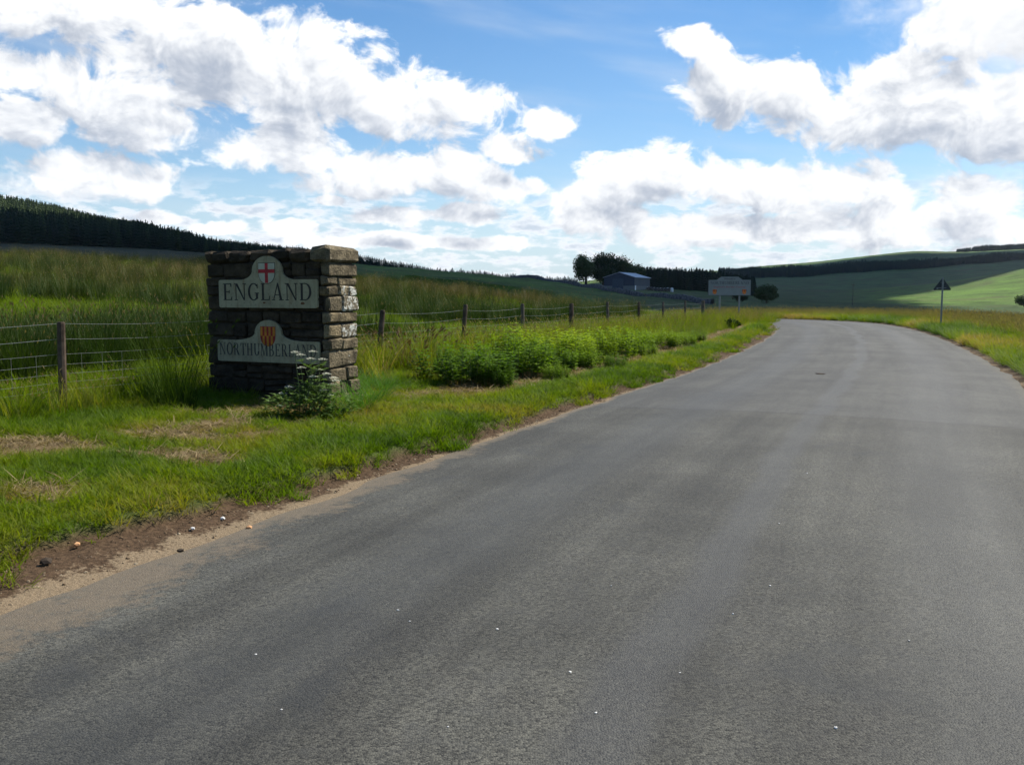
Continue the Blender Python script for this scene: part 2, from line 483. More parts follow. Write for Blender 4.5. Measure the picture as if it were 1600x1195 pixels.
# ------------------------------------------------------------------ the lie of the land
# for each column (picture x -> bearing) and distance: ground height, given as metres ('z') or as the picture row it is seen on
_D = [10, 14, 20, 35, 60, 100, 160, 250, 340, 500, 700, 1000, 1400, 2000, 3200]
_tab = {
    -900: ['z.3', 'z.4', 'z.6', 'z1.6', 'z3.9', 398, 388, 376, 366, 345, 312, 300, 300, 310, 330],
    -200: ['z.3', 'z.4', 'z.6', 'z1.6', 'z3.6', 404, 394, 385, 378, 355, 318, 318, 330, 345, 370],
    0: ['z.3', 'z.35', 'z.6', 'z1.5', 'z3.4', 403, 395, 388, 382, 362, 328, 334, 345, 360, 380],
    67: ['z.3', 'z.35', 'z.55', 'z1.4', 'z3.25', 406, 397, 390, 384, 366, 336, 343, 352, 366, 385],
    160: ['z.3', 'z.35', 'z.55', 'z1.3', 'z3.0', 409, 400, 393, 388, 374, 360, 364, 370, 380, 395],
    234: ['z.28', 'z.33', 'z.5', 'z1.2', 'z2.8', 413, 403, 396, 391, 382, 373, 377, 380, 390, 400],
    325: ['z.25', 'z.3', 'z.45', 'z1.1', 'z2.6', 418, 408, 400, 396, 396, 396, 396, 400, 405, 410],
    450: ['z.22', 'z.26', 'z.4', 'z.9', 'z2.3', 428, 417, 409, 405, 408, 412, 412, 415, 420, 424],
    560: ['z.2', 'z.24', 'z.35', 'z.8', 'z2.0', 437, 426, 418, 414, 420, 425, 425, 428, 430, 432],
    700: ['z.2', 'z.22', 'z.3', 'z.6', 'z1.55', 447, 437, 428, 425, 432, 437, 437, 438, 440, 440],
    830: ['z.2', 'z.22', 'z.28', 'z.45', 'z.95', 463, 452, 441, 436.5, 440, 444, 444, 444, 444, 444],
    912: ['z.2', 'z.22', 'z.26', 'z.35', 'z.6', 474, 465, 453, 446, 446, 446, 446, 444, 442, 440],
    1000: ['z.2', 'z.22', 'z.24', 'z.28', 'z.3', 485, 477, 462, 452, 449, 447, 444, 434, 425, 428],
    1110: ['z.2', 'z.2', 'z.2', 'z.2', 'z0', 496, 486, 467, 458, 454, 451, 446, 436, 423.5, 428],
    1200: ['z.2', 'z.2', 'z.2', 'z-.1', 'z-.45', 509, 490, 474, 466, 462, 457, 449, 434, 413.5, 424],
    1260: ['z.2', 'z.2', 'z.2', 'z-.1', 'z-.45', 509, 493, 478, 470, 467, 460, 450, 431, 409, 424],
    1340: ['z.2', 'z.2', 'z.2', 'z-.1', 'z-.45', 509, 497, 484, 476, 469, 463, 448, 424, 399, 420],
    1426: ['z.2', 'z.2', 'z.2', 'z-.1', 'z-.45', 509, 500, 488, 478, 464, 453, 444, 419, 389.5, 410],
    1480: ['z.2', 'z.2', 'z.2', 'z-.1', 'z-.45', 509, 501, 489, 479, 462, 445, 438, 414, 392.5, 408],
    1600: ['z.2', 'z.2', 'z.2', 'z-.1', 'z-.45', 509, 504, 491, 479, 453, 418, 422, 405, 387, 400],
    1800: ['z.2', 'z.2', 'z.2', 'z-.1', 'z-.45', 509, 504, 491, 476, 440, 395, 400, 390, 372, 385],
    2600: ['z.2', 'z.2', 'z.2', 'z-.1', 'z-.45', 509, 495, 482, 460, 425, 380, 380, 370, 360, 370]}
_xs = sorted(_tab)
_az_c = [math.degrees(math.atan((x - CX) / F_PX)) for x in _xs]
_Zt = np.zeros((len(_xs), len(_D)))
for i, x in enumerate(_xs):
    for j, e in enumerate(_tab[x]):
        _Zt[i, j] = float(e[1:]) if isinstance(e, str) else row_z(e, _D[j])
_az_c = [-180, -120] + _az_c + [120, 180]
_flat = np.array([0.3, 0.3, 0.4, 0.6, 1.0, 2, 4, 8, 13, 22, 36, 50, 65, 80, 90])
_Zt = np.vstack([_flat, _flat * 1.2, _Zt, _flat * 0.6, _flat])
_ga = np.arange(-180, 180.01, 0.5)
_gl = np.linspace(math.log(10), math.log(3200), 170)
_Zg = np.zeros((len(_az_c), len(_gl)))
for i in range(len(_az_c)):
    _Zg[i] = np.interp(_gl, np.log(_D), _Zt[i])
_G = np.zeros((len(_ga), len(_gl)))
for j in range(len(_gl)):
    _G[:, j] = np.interp(_ga, _az_c, _Zg[:, j])
def _blur(a, k, ax):
    ker = np.hanning(k + 2)[1:-1]; ker /= ker.sum()
    p = [(0, 0), (0, 0)]; p[ax] = (k // 2, k // 2)
    return np.apply_along_axis(lambda v: np.convolve(v, ker, 'valid'), ax, np.pad(a, p, mode='edge'))
_G = _blur(_blur(_G, 7, 1), 5, 0)

def hill(X, Y):
    az = np.degrees(np.arctan2(X, Y)); ln = np.log(np.clip(np.hypot(X, Y) * 1.0, 10, 3199))
    # the table is in metres ahead (Y), so turn range into depth inside the forward sector
    c = np.clip(np.cos(np.radians(np.clip(np.abs(az), 0, 62))), 0.47, 1)
    ln = np.log(np.clip(np.exp(ln) * c, 10, 3199))
    fa = np.clip((az + 180) / 0.5, 0, len(_ga) - 1.001); fl = np.clip((ln - _gl[0]) / (_gl[1] - _gl[0]), 0, len(_gl) - 1.001)
    i = fa.astype(int); j = fl.astype(int); a = fa - i; b = fl - j
    return (_G[i, j] * (1 - a) + _G[i + 1, j] * a) * (1 - b) + (_G[i, j + 1] * (1 - a) + _G[i + 1, j + 1] * a) * b

def ground(X, Y, st=None, under=False):
    X = np.asarray(X, float).ravel(); Y = np.asarray(Y, float).ravel()
    s, t = nearest(X, Y) if st is None else st
    D = np.hypot(X, Y)
    P = hill(X, Y) + (fbm(X * 0.12, Y * 0.12, 4) - 0.5) * np.clip(D * 0.012, 0.10, 1.6) + (fbm(X * 0.9, Y * 0.9, 2) - 0.5) * 0.12 * ss(5, 12, np.abs(t))
    out = np.where(t > 0, t, np.where(t < -ROAD_W, -ROAD_W - t, 0))
    v = np.where(t > -ROAD_W / 2, verge_z(s, out, 'left'), verge_z(s, out, 'right'))
    w = ss(4.5, 13, out)
    z = v * (1 - w) + P * w
    if under:
        z = z - 0.16 * (1 - ss(6.0, 6.9, out))
    return z

def gz(x, y):
    return float(ground([x], [y])[0])

# ------------------------------------------------------------------ ground sheet
def put_attr(me, name, vals, typ='FLOAT'):
    a = me.attributes.new(name, typ, 'POINT')
    if typ == 'FLOAT': a.data.foreach_set('value', np.asarray(vals, np.float32).ravel())
    else: a.data.foreach_set('color', np.asarray(vals, np.float32).ravel())

def grid_faces(nr, nc, wrap=False):
    f = []
    for i in range(nr - 1):
        for j in range(nc - (0 if wrap else 1)):
            k = (j + 1) % nc
            f.append((i * nc + j, i * nc + k, (i + 1) * nc + k, (i + 1) * nc + j))
    return f

def land_material():
    q = NT('land')
    base = q.attr('land', out='Color')
    pos = q.geo_pos()
    n1 = q.noise(0.9, 6, 0.65, vec=pos)
    n2 = q.noise(0.05, 6, 0.6, vec=pos)
    n3 = q.noise(0.006, 5, 0.6, vec=pos)
    v = q.math('MULTIPLY', q.math('MULTIPLY', q.step(n1, 0.25, 0.75, 0.65, 1.35), q.step(n2, 0.25, 0.75, 0.58, 1.42)), q.step(n3, 0.3, 0.7, 0.82, 1.18))
    cc = q.n('ShaderNodeCombineXYZ')
    for i in range(3): q.set(cc.inputs[i], v)
    c = q.mix(1.0, base, cc.outputs[0], 'MULTIPLY')
    c = q.mix(q.math('MULTIPLY', q.step(q.noise(0.018, 6, 0.7, vec=pos, dist=0.5), 0.48, 0.66), 0.60), c, (0.075, 0.066, 0.028))
    return q.finish(q.principled(c, 0.95, 0.1, normal=q.bump(n1, 0.5, 0.15)))

def build_ground():
    az = np.concatenate([np.arange(-180, -50, 3.0), np.arange(-50, -36, 0.6), np.arange(-36, 36, 0.20), np.arange(36, 50, 0.6), np.arange(50, 180, 3.0)])
    rr = np.concatenate([[0.6, 1.2, 2.0, 2.8], np.geomspace(3.5, 90, 130), np.geomspace(93, 3100, 150)])
    A, Rr = np.meshgrid(np.radians(az), rr)
    X, Y = Rr * np.sin(A), Rr * np.cos(A)
    st = nearest(X, Y)
    Z = ground(X, Y, st, under=True)
    px = CX + F_PX * np.tan(np.clip(A, -1.2, 1.2)).ravel()
    D = Rr.ravel() * np.clip(np.cos(A.ravel()), 0.3, 1)
    t = np.abs(st[1])
    c = np.tile(np.array([0.070, 0.100, 0.022]), (len(D), 1))
    def lay(w, col):
        w = np.clip(w, 0, 1)[:, None]
        c[:] = c * (1 - w) + np.array(col) * w
    nz = fbm(X.ravel() * 0.03, Y.ravel() * 0.03, 4)
    left = 1 - ss(880, 1150, px)
    lay(left * ss(22, 60, D), (0.075, 0.080, 0.026))
    lay((1 - ss(430, 700, px)) * ss(75, 110, D), (0.052, 0.048, 0.022))
    lay(ss(420, 620, px) * left * ss(85, 120, D + (nz - 0.5) * 60), (0.060, 0.105, 0.012))
    right = ss(880, 1150, px)
    lay(right * ss(70, 95, D), (0.040, 0.048, 0.020))
    lay(right * ss(150, 185, D), (0.060, 0.088, 0.024))
    lay(ss(1050, 1250, px) * ss(235, 260, D), (0.040, 0.068, 0.016))
    lay(ss(1280, 1380, px) * ss(330, 380, D), (0.065, 0.115, 0.016))
    lay(ss(1000, 1150, px) * ss(840, 930, D), (0.045, 0.085, 0.022))
    o = mesh_obj('ground', np.column_stack([X.ravel(), Y.ravel(), Z]), grid_faces(len(rr), len(az), True), land_material(), smooth=True)
    put_attr(o.data, 'land', np.column_stack([c, np.ones(len(c))]), 'FLOAT_COLOR')
    tag(o, kind='structure')
build_ground()

# ------------------------------------------------------------------ road
def road_material():
    q = NT('asphalt')
    u = q.attr('across'); s = q.attr('along')
    pos = q.geo_pos()
    chips = q.noise(95, 3, 0.7, vec=pos)
    vor = q.n('ShaderNodeTexVoronoi'); vor.inputs['Scale'].default_value = 120
    q.set(vor.inputs['Vector'], pos)
    vcol = q.n('ShaderNodeSeparateColor'); q.set(vcol.inputs[0], vor.outputs['Color'])
    mid = q.noise(9, 4, 0.6, vec=pos)
    big = q.noise(0.55, 5, 0.6, vec=pos)
    sv = q.n('ShaderNodeCombineXYZ')
    q.set(sv.inputs[0], q.math('MULTIPLY', u, 1.5)); q.set(sv.inputs[1], q.math('MULTIPLY', s, 0.09))
    streak = q.noise(1.6, 5, 0.6, vec=sv.outputs[0])
    c = q.mix(vcol.outputs[0], (0.012, 0.012, 0.010), (0.086, 0.083, 0.067))
    c = q.mix(q.math('MULTIPLY', q.step(mid, 0.4, 0.75), 0.5), c, (0.043, 0.043, 0.039))
    mul = q.math('MULTIPLY', q.step(big, 0.3, 0.7, 0.70, 1.25), q.step(streak, 0.3, 0.7, 0.72, 1.25))
    cc = q.n('ShaderNodeCombineXYZ')
    for i in range(3): q.set(cc.inputs[i], mul)
    c = q.mix(1.0, c, cc.outputs[0], 'MULTIPLY')
    # smooth bitumen line along the middle, polished wheel tracks
    wob = q.math('MULTIPLY_ADD', q.noise(0.4, 3, vec=pos), 0.5, q.math('SUBTRACT', u, 0.25))
    line = q.step(q.math('ABSOLUTE', q.math('SUBTRACT', wob, 3.15)), 0.06, 0.22, 1.0, 0.0)
    c = q.mix(q.math('MULTIPLY', line, 0.30), c, (0.052, 0.053, 0.054))
    w1 = q.step(q.math('ABSOLUTE', q.math('SUBTRACT', wob, 1.55)), 0.1, 0.65, 1.0, 0.0)
    w2 = q.step(q.math('ABSOLUTE', q.math('SUBTRACT', wob, 4.55)), 0.1, 0.65, 1.0, 0.0)
    c = q.mix(q.math('MULTIPLY', q.math('MAXIMUM', w1, w2), 0.30), c, (0.034, 0.035, 0.034))
    # older, coarser surfacing on this side of a cross joint
    jn = q.math('ADD', s, q.math('MULTIPLY', q.math('SUBTRACT', q.noise(3.0, 3, vec=pos), 0.5), 0.25))
    far = q.step(jn, 5.35, 5.50)
    c = q.mix(q.math('MULTIPLY', far, 0.22), c, (0.075, 0.076, 0.078))
    joint = q.step(q.math('ABSOLUTE', q.math('SUBTRACT', jn, 5.42)), 0.02, 0.09, 0.35, 0.0)
    c = q.mix(joint, c, (0.025, 0.024, 0.022))
    dk = q.step(q.noise(0.9, 4, 0.6, vec=pos, dist=0.8), 0.58, 0.70)
    c = q.mix(q.math('MULTIPLY', dk, 0.40), c, (0.024, 0.026, 0.027))
    # grit washed from the verge over the edge
    en = q.noise(2.2, 6, 0.65, vec=pos)
    reach = q.attr('grit')
    gn = q.math('ADD', q.math('MULTIPLY', q.math('SUBTRACT', en, 0.5), 2.6), q.math('MULTIPLY', q.math('SUBTRACT', q.noise(16, 5, 0.7, vec=pos), 0.5), 1.8))
    g = q.step(q.math('ADD', q.math('DIVIDE', u, reach), gn), 0.25, 0.95, 1.0, 0.0)
    sand = q.mix(q.noise(30, 4, vec=pos), (0.080, 0.062, 0.041), (0.165, 0.132, 0.090))
    c = q.mix(q.math('MULTIPLY', g, q.step(chips, 0.25, 0.6, 0.45, 1.0)), c, sand)
    g2 = q.step(q.math('ADD', u, q.math('MULTIPLY', en, 0.5)), 5.95, 6.35)
    c = q.mix(q.math('MULTIPLY', g2, 0.6), c, (0.10, 0.085, 0.06))
    rough = q.math('SUBTRACT', 0.78, q.math('MULTIPLY', q.math('ADD', line, q.math('MAXIMUM', w1, w2)), 0.10))
    h = q.math('ADD', q.math('MULTIPLY', vor.outputs['Distance'], -0.7), q.math('MULTIPLY', chips, 0.6))
    nm = q.bump(h, 0.6, 0.008)
    return q.finish(q.principled(c, rough, 0.30, normal=nm))

def build_road():
    sv = np.concatenate([np.arange(-45, -10, 1.0), np.arange(-10, 70, 0.25), np.arange(70, 135, 1.0)])
    tv = np.linspace(0, ROAD_W, 25)
    S, T = np.meshgrid(sv, tv, indexing='ij')
    # the carriageway's edge is ragged by a few centimetres
    wob = np.where(T < 0.01, (fbm(S * 1.3, S * 0 + 8, 4) - 0.5) * 0.22, 0) + np.where(T > ROAD_W - 0.01, (fbm(S * 1.1, S * 0 + 18, 4) - 0.5) * 0.18, 0)
    X, Y = edge_pt(S.ravel(), -(T + wob).ravel())
    Z = z_road(S).ravel() + 0.07 * (1 - ((T.ravel() - 3) / 3) ** 2) * 0.8 + (fbm(X * 0.5, Y * 0.5, 3) - 0.5) * 0.012
    o = mesh_obj('road', np.column_stack([X, Y, Z]), [tuple(reversed(f)) for f in grid_faces(len(sv), len(tv))], road_material(), smooth=True)
    put_attr(o.data, 'across', T.ravel()); put_attr(o.data, 'along', S.ravel())
    put_attr(o.data, 'grit', np.interp(S.ravel(), [-20, -4, -1, 3, 8, 60], [0.9, 0.62, 0.34, 0.16, 0.10, 0.10]))
    # make sure the sheet faces up
    if o.data.polygons[100].normal.z < 0:
        o.data.flip_normals()
    tag(o, kind='structure')
build_road()

# ------------------------------------------------------------------ verges
def thatch(X, Y, s, t):
    """how much dead cut grass lies about (0..1)"""
    n = fbm(X * 0.55 + 4, Y * 0.55 + 9, 4); n2 = fbm(X * 2.3, Y * 2.3, 3)
    f = n * 0.65 + n2 * 0.35
    band = np.exp(-((t - 1.85) / 0.62) ** 4) * ss(3.5, 6.0, s) * (1 - ss(38, 50, s))      # mown swathe along the weeds
    ell = lambda cx, cy, rx, ry: np.exp(-(((X - cx) / rx) ** 2 + ((Y - cy) / ry) ** 2) ** 2 * 0.8)
    pats = np.maximum.reduce([ell(-2.75, 9.55, 0.85, 0.70), ell(-3.3, 9.0, 0.7, 0.35), ell(-2.95, 7.85, 0.55, 0.40), ell(-3.6, 6.45, 0.42, 0.30), ell(-4.5, 8.2, 0.7, 0.40), ell(-5.3, 7.6, 0.8, 0.35)])
    near = (1 - ss(2, 6, s)) * ss(1.3, 2.2, t)
    r = ss(0.50, 0.62, f) * near * 0.6 + pats * ss(0.33, 0.50, f) * 1.1 + band * ss(0.30, 0.46, f) * 1.15
    return np.clip(r, 0, 1)

def verge_material():
    q = NT('verge_earth')
    pos = q.geo_pos()
    soil, th = q.attr('soil'), q.attr('thatch')
    dist = q.attr('sandy')
    n1, n2, n3 = q.noise(3.0, 6, 0.65, vec=pos), q.noise(28, 5, 0.65, vec=pos), q.noise(120, 3, 0.6, vec=pos)
    turf = q.mix(n2, (0.038, 0.062, 0.012), (0.085, 0.10, 0.026))
    straw = q.mix(n2, (0.11, 0.078, 0.038), (0.23, 0.165, 0.085))
    brown = q.mix(q.step(n2, 0.3, 0.7), (0.040, 0.025, 0.014), (0.10, 0.063, 0.036))
    sand = q.mix(q.step(n3, 0.3, 0.7), (0.13, 0.093, 0.056), (0.25, 0.19, 0.12))
    e = q.math('ADD', dist, q.math('ADD', q.math('MULTIPLY', q.math('SUBTRACT', n1, 0.5), 2.2), q.math('MULTIPLY', q.math('SUBTRACT', n2, 0.5), 1.2)))
    earth = q.mix(q.step(e, 0.40, 0.75), brown, sand)
    c = q.mix(th, turf, straw)
    c = q.mix(soil, c, earth)
    h = q.math('ADD', q.math('MULTIPLY', n1, 1.0), q.math('ADD', q.math('MULTIPLY', n2, 0.5), q.math('MULTIPLY', n3, 0.15)))
    return q.finish(q.principled(c, 0.95, 0.12, normal=q.bump(h, 0.8, 0.05)))

M_VERGE = verge_material()

def build_verge(side):
    if side == 'left':
        sv = np.concatenate([np.arange(-16, -6, 0.4), np.arange(-6, 12, 0.06), np.arange(12, 30, 0.15), np.arange(30, 62, 0.35)])
        tv = np.concatenate([[-0.35, -0.15], np.arange(0, 1.3, 0.035), np.arange(1.3, 7.01, 0.16)])
    else:
        sv = np.concatenate([np.arange(-6, 6, 0.6), np.arange(6, 78, 0.3)])
        tv = np.concatenate([[-0.35, -0.15], np.arange(0, 1.3, 0.08), np.arange(1.3, 7.01, 0.2)])
    S, T = np.meshgrid(sv, tv, indexing='ij')
    s, t = S.ravel(), T.ravel()
    tt = t if side == 'left' else -ROAD_W - t
    X, Y = edge_pt(s, tt)
    if side == 'left':
        z = ground(X, Y, (s, np.maximum(t, 1e-6)))
        w = soil_w(s)
        bare = 1 - ss(w - 0.02, w + 0.10, t)
        lump = (fbm(X * 7, Y * 7, 3) - 0.5)
        crumble = np.exp(-((t - w) / 0.10) ** 2)
        z = z + lump * (0.020 + 0.06 * crumble + 0.03 * (1 - bare)) * ss(0.02, 0.25, t)
        soil = bare
        sandy = (1 - ss(0.05, 0.75, t / w)) * np.interp(s, [2, 14], [1, 0.45])
        th = thatch(X, Y, s, t)
    else:
        z = ground(X, Y, (s, tt - 1e-6))
        w = 0.16 + 0.12 * fbm(s * 0.8, s * 0 + 2, 3)
        soil = 1 - ss(w, w + 0.12, t)
        sandy = soil * 0.5
        th = ss(0.52, 0.66, fbm(X * 0.6, Y * 0.6, 4)) * 0.4
        z = z + (fbm(X * 5, Y * 5, 3) - 0.5) * 0.03 * ss(0.1, 0.4, t)
    z = np.where(t < 0, z_road(s) - 0.05, z)
    o = mesh_obj('verge', np.column_stack([X, Y, z]), grid_faces(len(sv), len(tv)), M_VERGE, smooth=True)
    if o.data.polygons[len(tv) * 3 + 8].normal.z < 0:
        o.data.flip_normals()
    put_attr(o.data, 'soil', soil); put_attr(o.data, 'thatch', th); put_attr(o.data, 'sandy', sandy)
    tag(o, kind='structure')
build_verge('left')
build_verge('right')

# ------------------------------------------------------------------ scattered ground cover
def blade_mesh(name, n, h, hv, w, rad, lean, bend, seg, mat, seed, tip=None, tip_mat=None):
    """a tuft of n curved tapering blades; tip=(length,width) adds a seed head"""
    r = random.Random(seed)
    g = Geo(); mats = []
    for k in range(n):
        a = r.uniform(0, 2 * math.pi); d = rad * math.sqrt(r.random())
        b = Vector((d * math.cos(a), d * math.sin(a), 0))
        la = a + r.gauss(0, 0.9)
        dirv = Vector((math.cos(la), math.sin(la), 0))
        side = Vector((-math.sin(la + r.uniform(-.6, .6)), math.cos(la), 0)).normalized()
        H = h * (1 + r.uniform(-hv, hv)); ln = lean * (0.4 + d / max(rad, 1e-5)) * r.uniform(0.5, 1.4); bd = bend * r.uniform(0.3, 1.5)
        ww = w * r.uniform(0.7, 1.3)
        pts = []
        for i in range(seg + 1):
            u = i / seg
            pts.append(b + dirv * (H * (ln * u + bd * u * u)) + Vector((0, 0, H * (u - 0.35 * bd * u * u))))
        v = []; f = []
        for i in range(seg):
            q = ww * (1 - 0.75 * i / seg) * 0.5
            v += [pts[i] - side * q, pts[i] + side * q]
        v.append(pts[seg])
        for i in range(seg - 1):
            f.append((2 * i, 2 * i + 1, 2 * i + 3, 2 * i + 2))
        f.append((2 * seg - 2, 2 * seg - 1, 2 * seg))
        g.add(v, f); mats += [0] * len(f)
        if tip and r.random() < tip[2]:
            p = pts[seg]; ax = (pts[seg] - pts[seg - 1]).normalized(); L_, W_ = tip[0] * r.uniform(0.7, 1.3), tip[1]
            for sd in (side, ax.cross(side).normalized()):
                g.add([p - sd * 0.001, p + ax * L_ * 0.4 - sd * W_, p + ax * L_, p + ax * L_ * 0.4 + sd * W_], [(0, 1, 2, 3)])
                mats.append(1)
    me = bpy.data.meshes.new(name)
    me.from_pydata(g.v, [], g.f)
    me.materials.append(mat)
    if tip_mat: me.materials.append(tip_mat)
    me.polygons.foreach_set('material_index', mats)
    me.update()
    return me

def scatter(name, pts, rotz, scl, idx, tint, meshes, label, cat, tilt=0.12):
    """one ground-cover object: a point for every plant, each point carries one of the given plants"""
    n = len(pts)
    lib = bpy.data.collections.new(name + '_plants')
    for i, me in enumerate(meshes):
        lib.objects.link(bpy.data.objects.new('%s_plant_%02d' % (name, i), me))
    me = bpy.data.meshes.new(name)
    me.vertices.add(n)
    me.vertices.foreach_set('co', np.asarray(pts, np.float32).ravel())
    rot = np.column_stack([RNG.normal(0, tilt, n), RNG.normal(0, tilt, n), rotz]).astype(np.float32)
    a = me.attributes.new('rot', 'FLOAT_VECTOR', 'POINT'); a.data.foreach_set('vector', rot.ravel())
    sc = np.asarray(scl, np.float32)
    if sc.ndim == 1: sc = np.column_stack([sc, sc, sc])
    a = me.attributes.new('scl', 'FLOAT_VECTOR', 'POINT'); a.data.foreach_set('vector', sc.astype(np.float32).ravel())
    a = me.attributes.new('pick', 'INT', 'POINT'); a.data.foreach_set('value', np.asarray(idx, np.int32))
    a = me.attributes.new('tint', 'FLOAT', 'POINT'); a.data.foreach_set('value', np.clip(tint, 0, 1).astype(np.float32))
    o = bpy.data.objects.new(name, me)
    COL.objects.link(o)
    ng = bpy.data.node_groups.new(name + '_spread', 'GeometryNodeTree')
    ng.interface.new_socket('Geometry', in_out='INPUT', socket_type='NodeSocketGeometry')
    ng.interface.new_socket('Geometry', in_out='OUTPUT', socket_type='NodeSocketGeometry')
    N, L = ng.nodes, ng.links
    gi, go = N.new('NodeGroupInput'), N.new('NodeGroupOutput')
    ci = N.new('GeometryNodeCollectionInfo')
    ci.inputs['Collection'].default_value = lib
    ci.inputs['Separate Children'].default_value = True
    ci.inputs['Reset Children'].default_value = True
    ip = N.new('GeometryNodeInstanceOnPoints')
    ip.inputs['Pick Instance'].default_value = True
    def na(nm, ty):
        x = N.new('GeometryNodeInputNamedAttribute'); x.data_type = ty; x.inputs['Name'].default_value = nm
        return x.outputs['Attribute']
    L.new(gi.outputs[0], ip.inputs['Points']); L.new(ci.outputs[0], ip.inputs['Instance'])
    L.new(na('pick', 'INT'), ip.inputs['Instance Index'])
    er = N.new('FunctionNodeEulerToRotation'); L.new(na('rot', 'FLOAT_VECTOR'), er.inputs[0])
    L.new(er.outputs[0], ip.inputs['Rotation']); L.new(na('scl', 'FLOAT_VECTOR'), ip.inputs['Scale'])
    L.new(ip.outputs[0], go.inputs[0])
    md = o.modifiers.new('spread', 'NODES'); md.node_group = ng
    tag(o, label, cat, kind='stuff')
    return o

MON_C = None  # set below; used to keep plants out of the stonework
EX = np.array([math.cos(R(24)), -math.sin(R(24))]); EY = np.array([math.sin(R(24)), math.cos(R(24))])
MON_FR = np.array([-2.34, 11.5])
MON_C = MON_FR - EX * 1.01 + EY * 0.33
def in_monument(X, Y, pad=0.03):
    dx, dy = X - MON_C[0], Y - MON_C[1]
    return (np.abs(dx * EX[0] + dy * EX[1]) < 1.01 + pad) & (np.abs(dx * EY[0] + dy * EY[1]) < 0.33 + pad)

def in_view(X, Y, margin=0.10, near=2.0):
    return (Y > near) & (np.abs(X) < (0.5714 + margin) * Y + 1.5)

SHORT = [blade_mesh('short_tuft', 26, 0.075, 0.5, 0.0075, 0.085, 0.55, 0.55, 3, M_GRASS, 100 + i) for i in range(5)]
MEDIUM = [blade_mesh('medium_tuft', 26, 0.17, 0.45, 0.0085, 0.10, 0.40, 0.55, 3, M_GRASS, 200 + i) for i in range(4)]
FIELD = [blade_mesh('field_tuft', 44, 0.30, 0.45, 0.013, 0.24, 0.35, 0.5, 3, M_TALL, 300 + i) for i in range(4)]
TALL = [blade_mesh('tall_tuft', 34, 0.62, 0.40, 0.010, 0.20, 0.25, 0.35, 3, M_TALL, 400 + i, tip=(0.10, 0.009, 0.20), tip_mat=M_SEED) for i in range(4)]
TALL_SEED = [blade_mesh('seeding_tuft', 30, 0.66, 0.40, 0.009, 0.20, 0.25, 0.35, 3, M_TALL, 450 + i, tip=(0.13, 0.011, 0.65), tip_mat=M_SEED) for i in range(4)]
RUSH = [blade_mesh('rush_tuft', 90, 0.95, 0.30, 0.014, 0.20, 0.22, 0.14, 3, M_RUSH, 500 + i, tip=(0.07, 0.009, 0.06), tip_mat=M_SEED) for i in range(4)]
STRAW = [blade_mesh('straw_wisp', 22, 0.055, 0.7, 0.0055, 0.10, 0.9, 0.4, 2, M_STRAW, 600 + i) for i in range(4)]

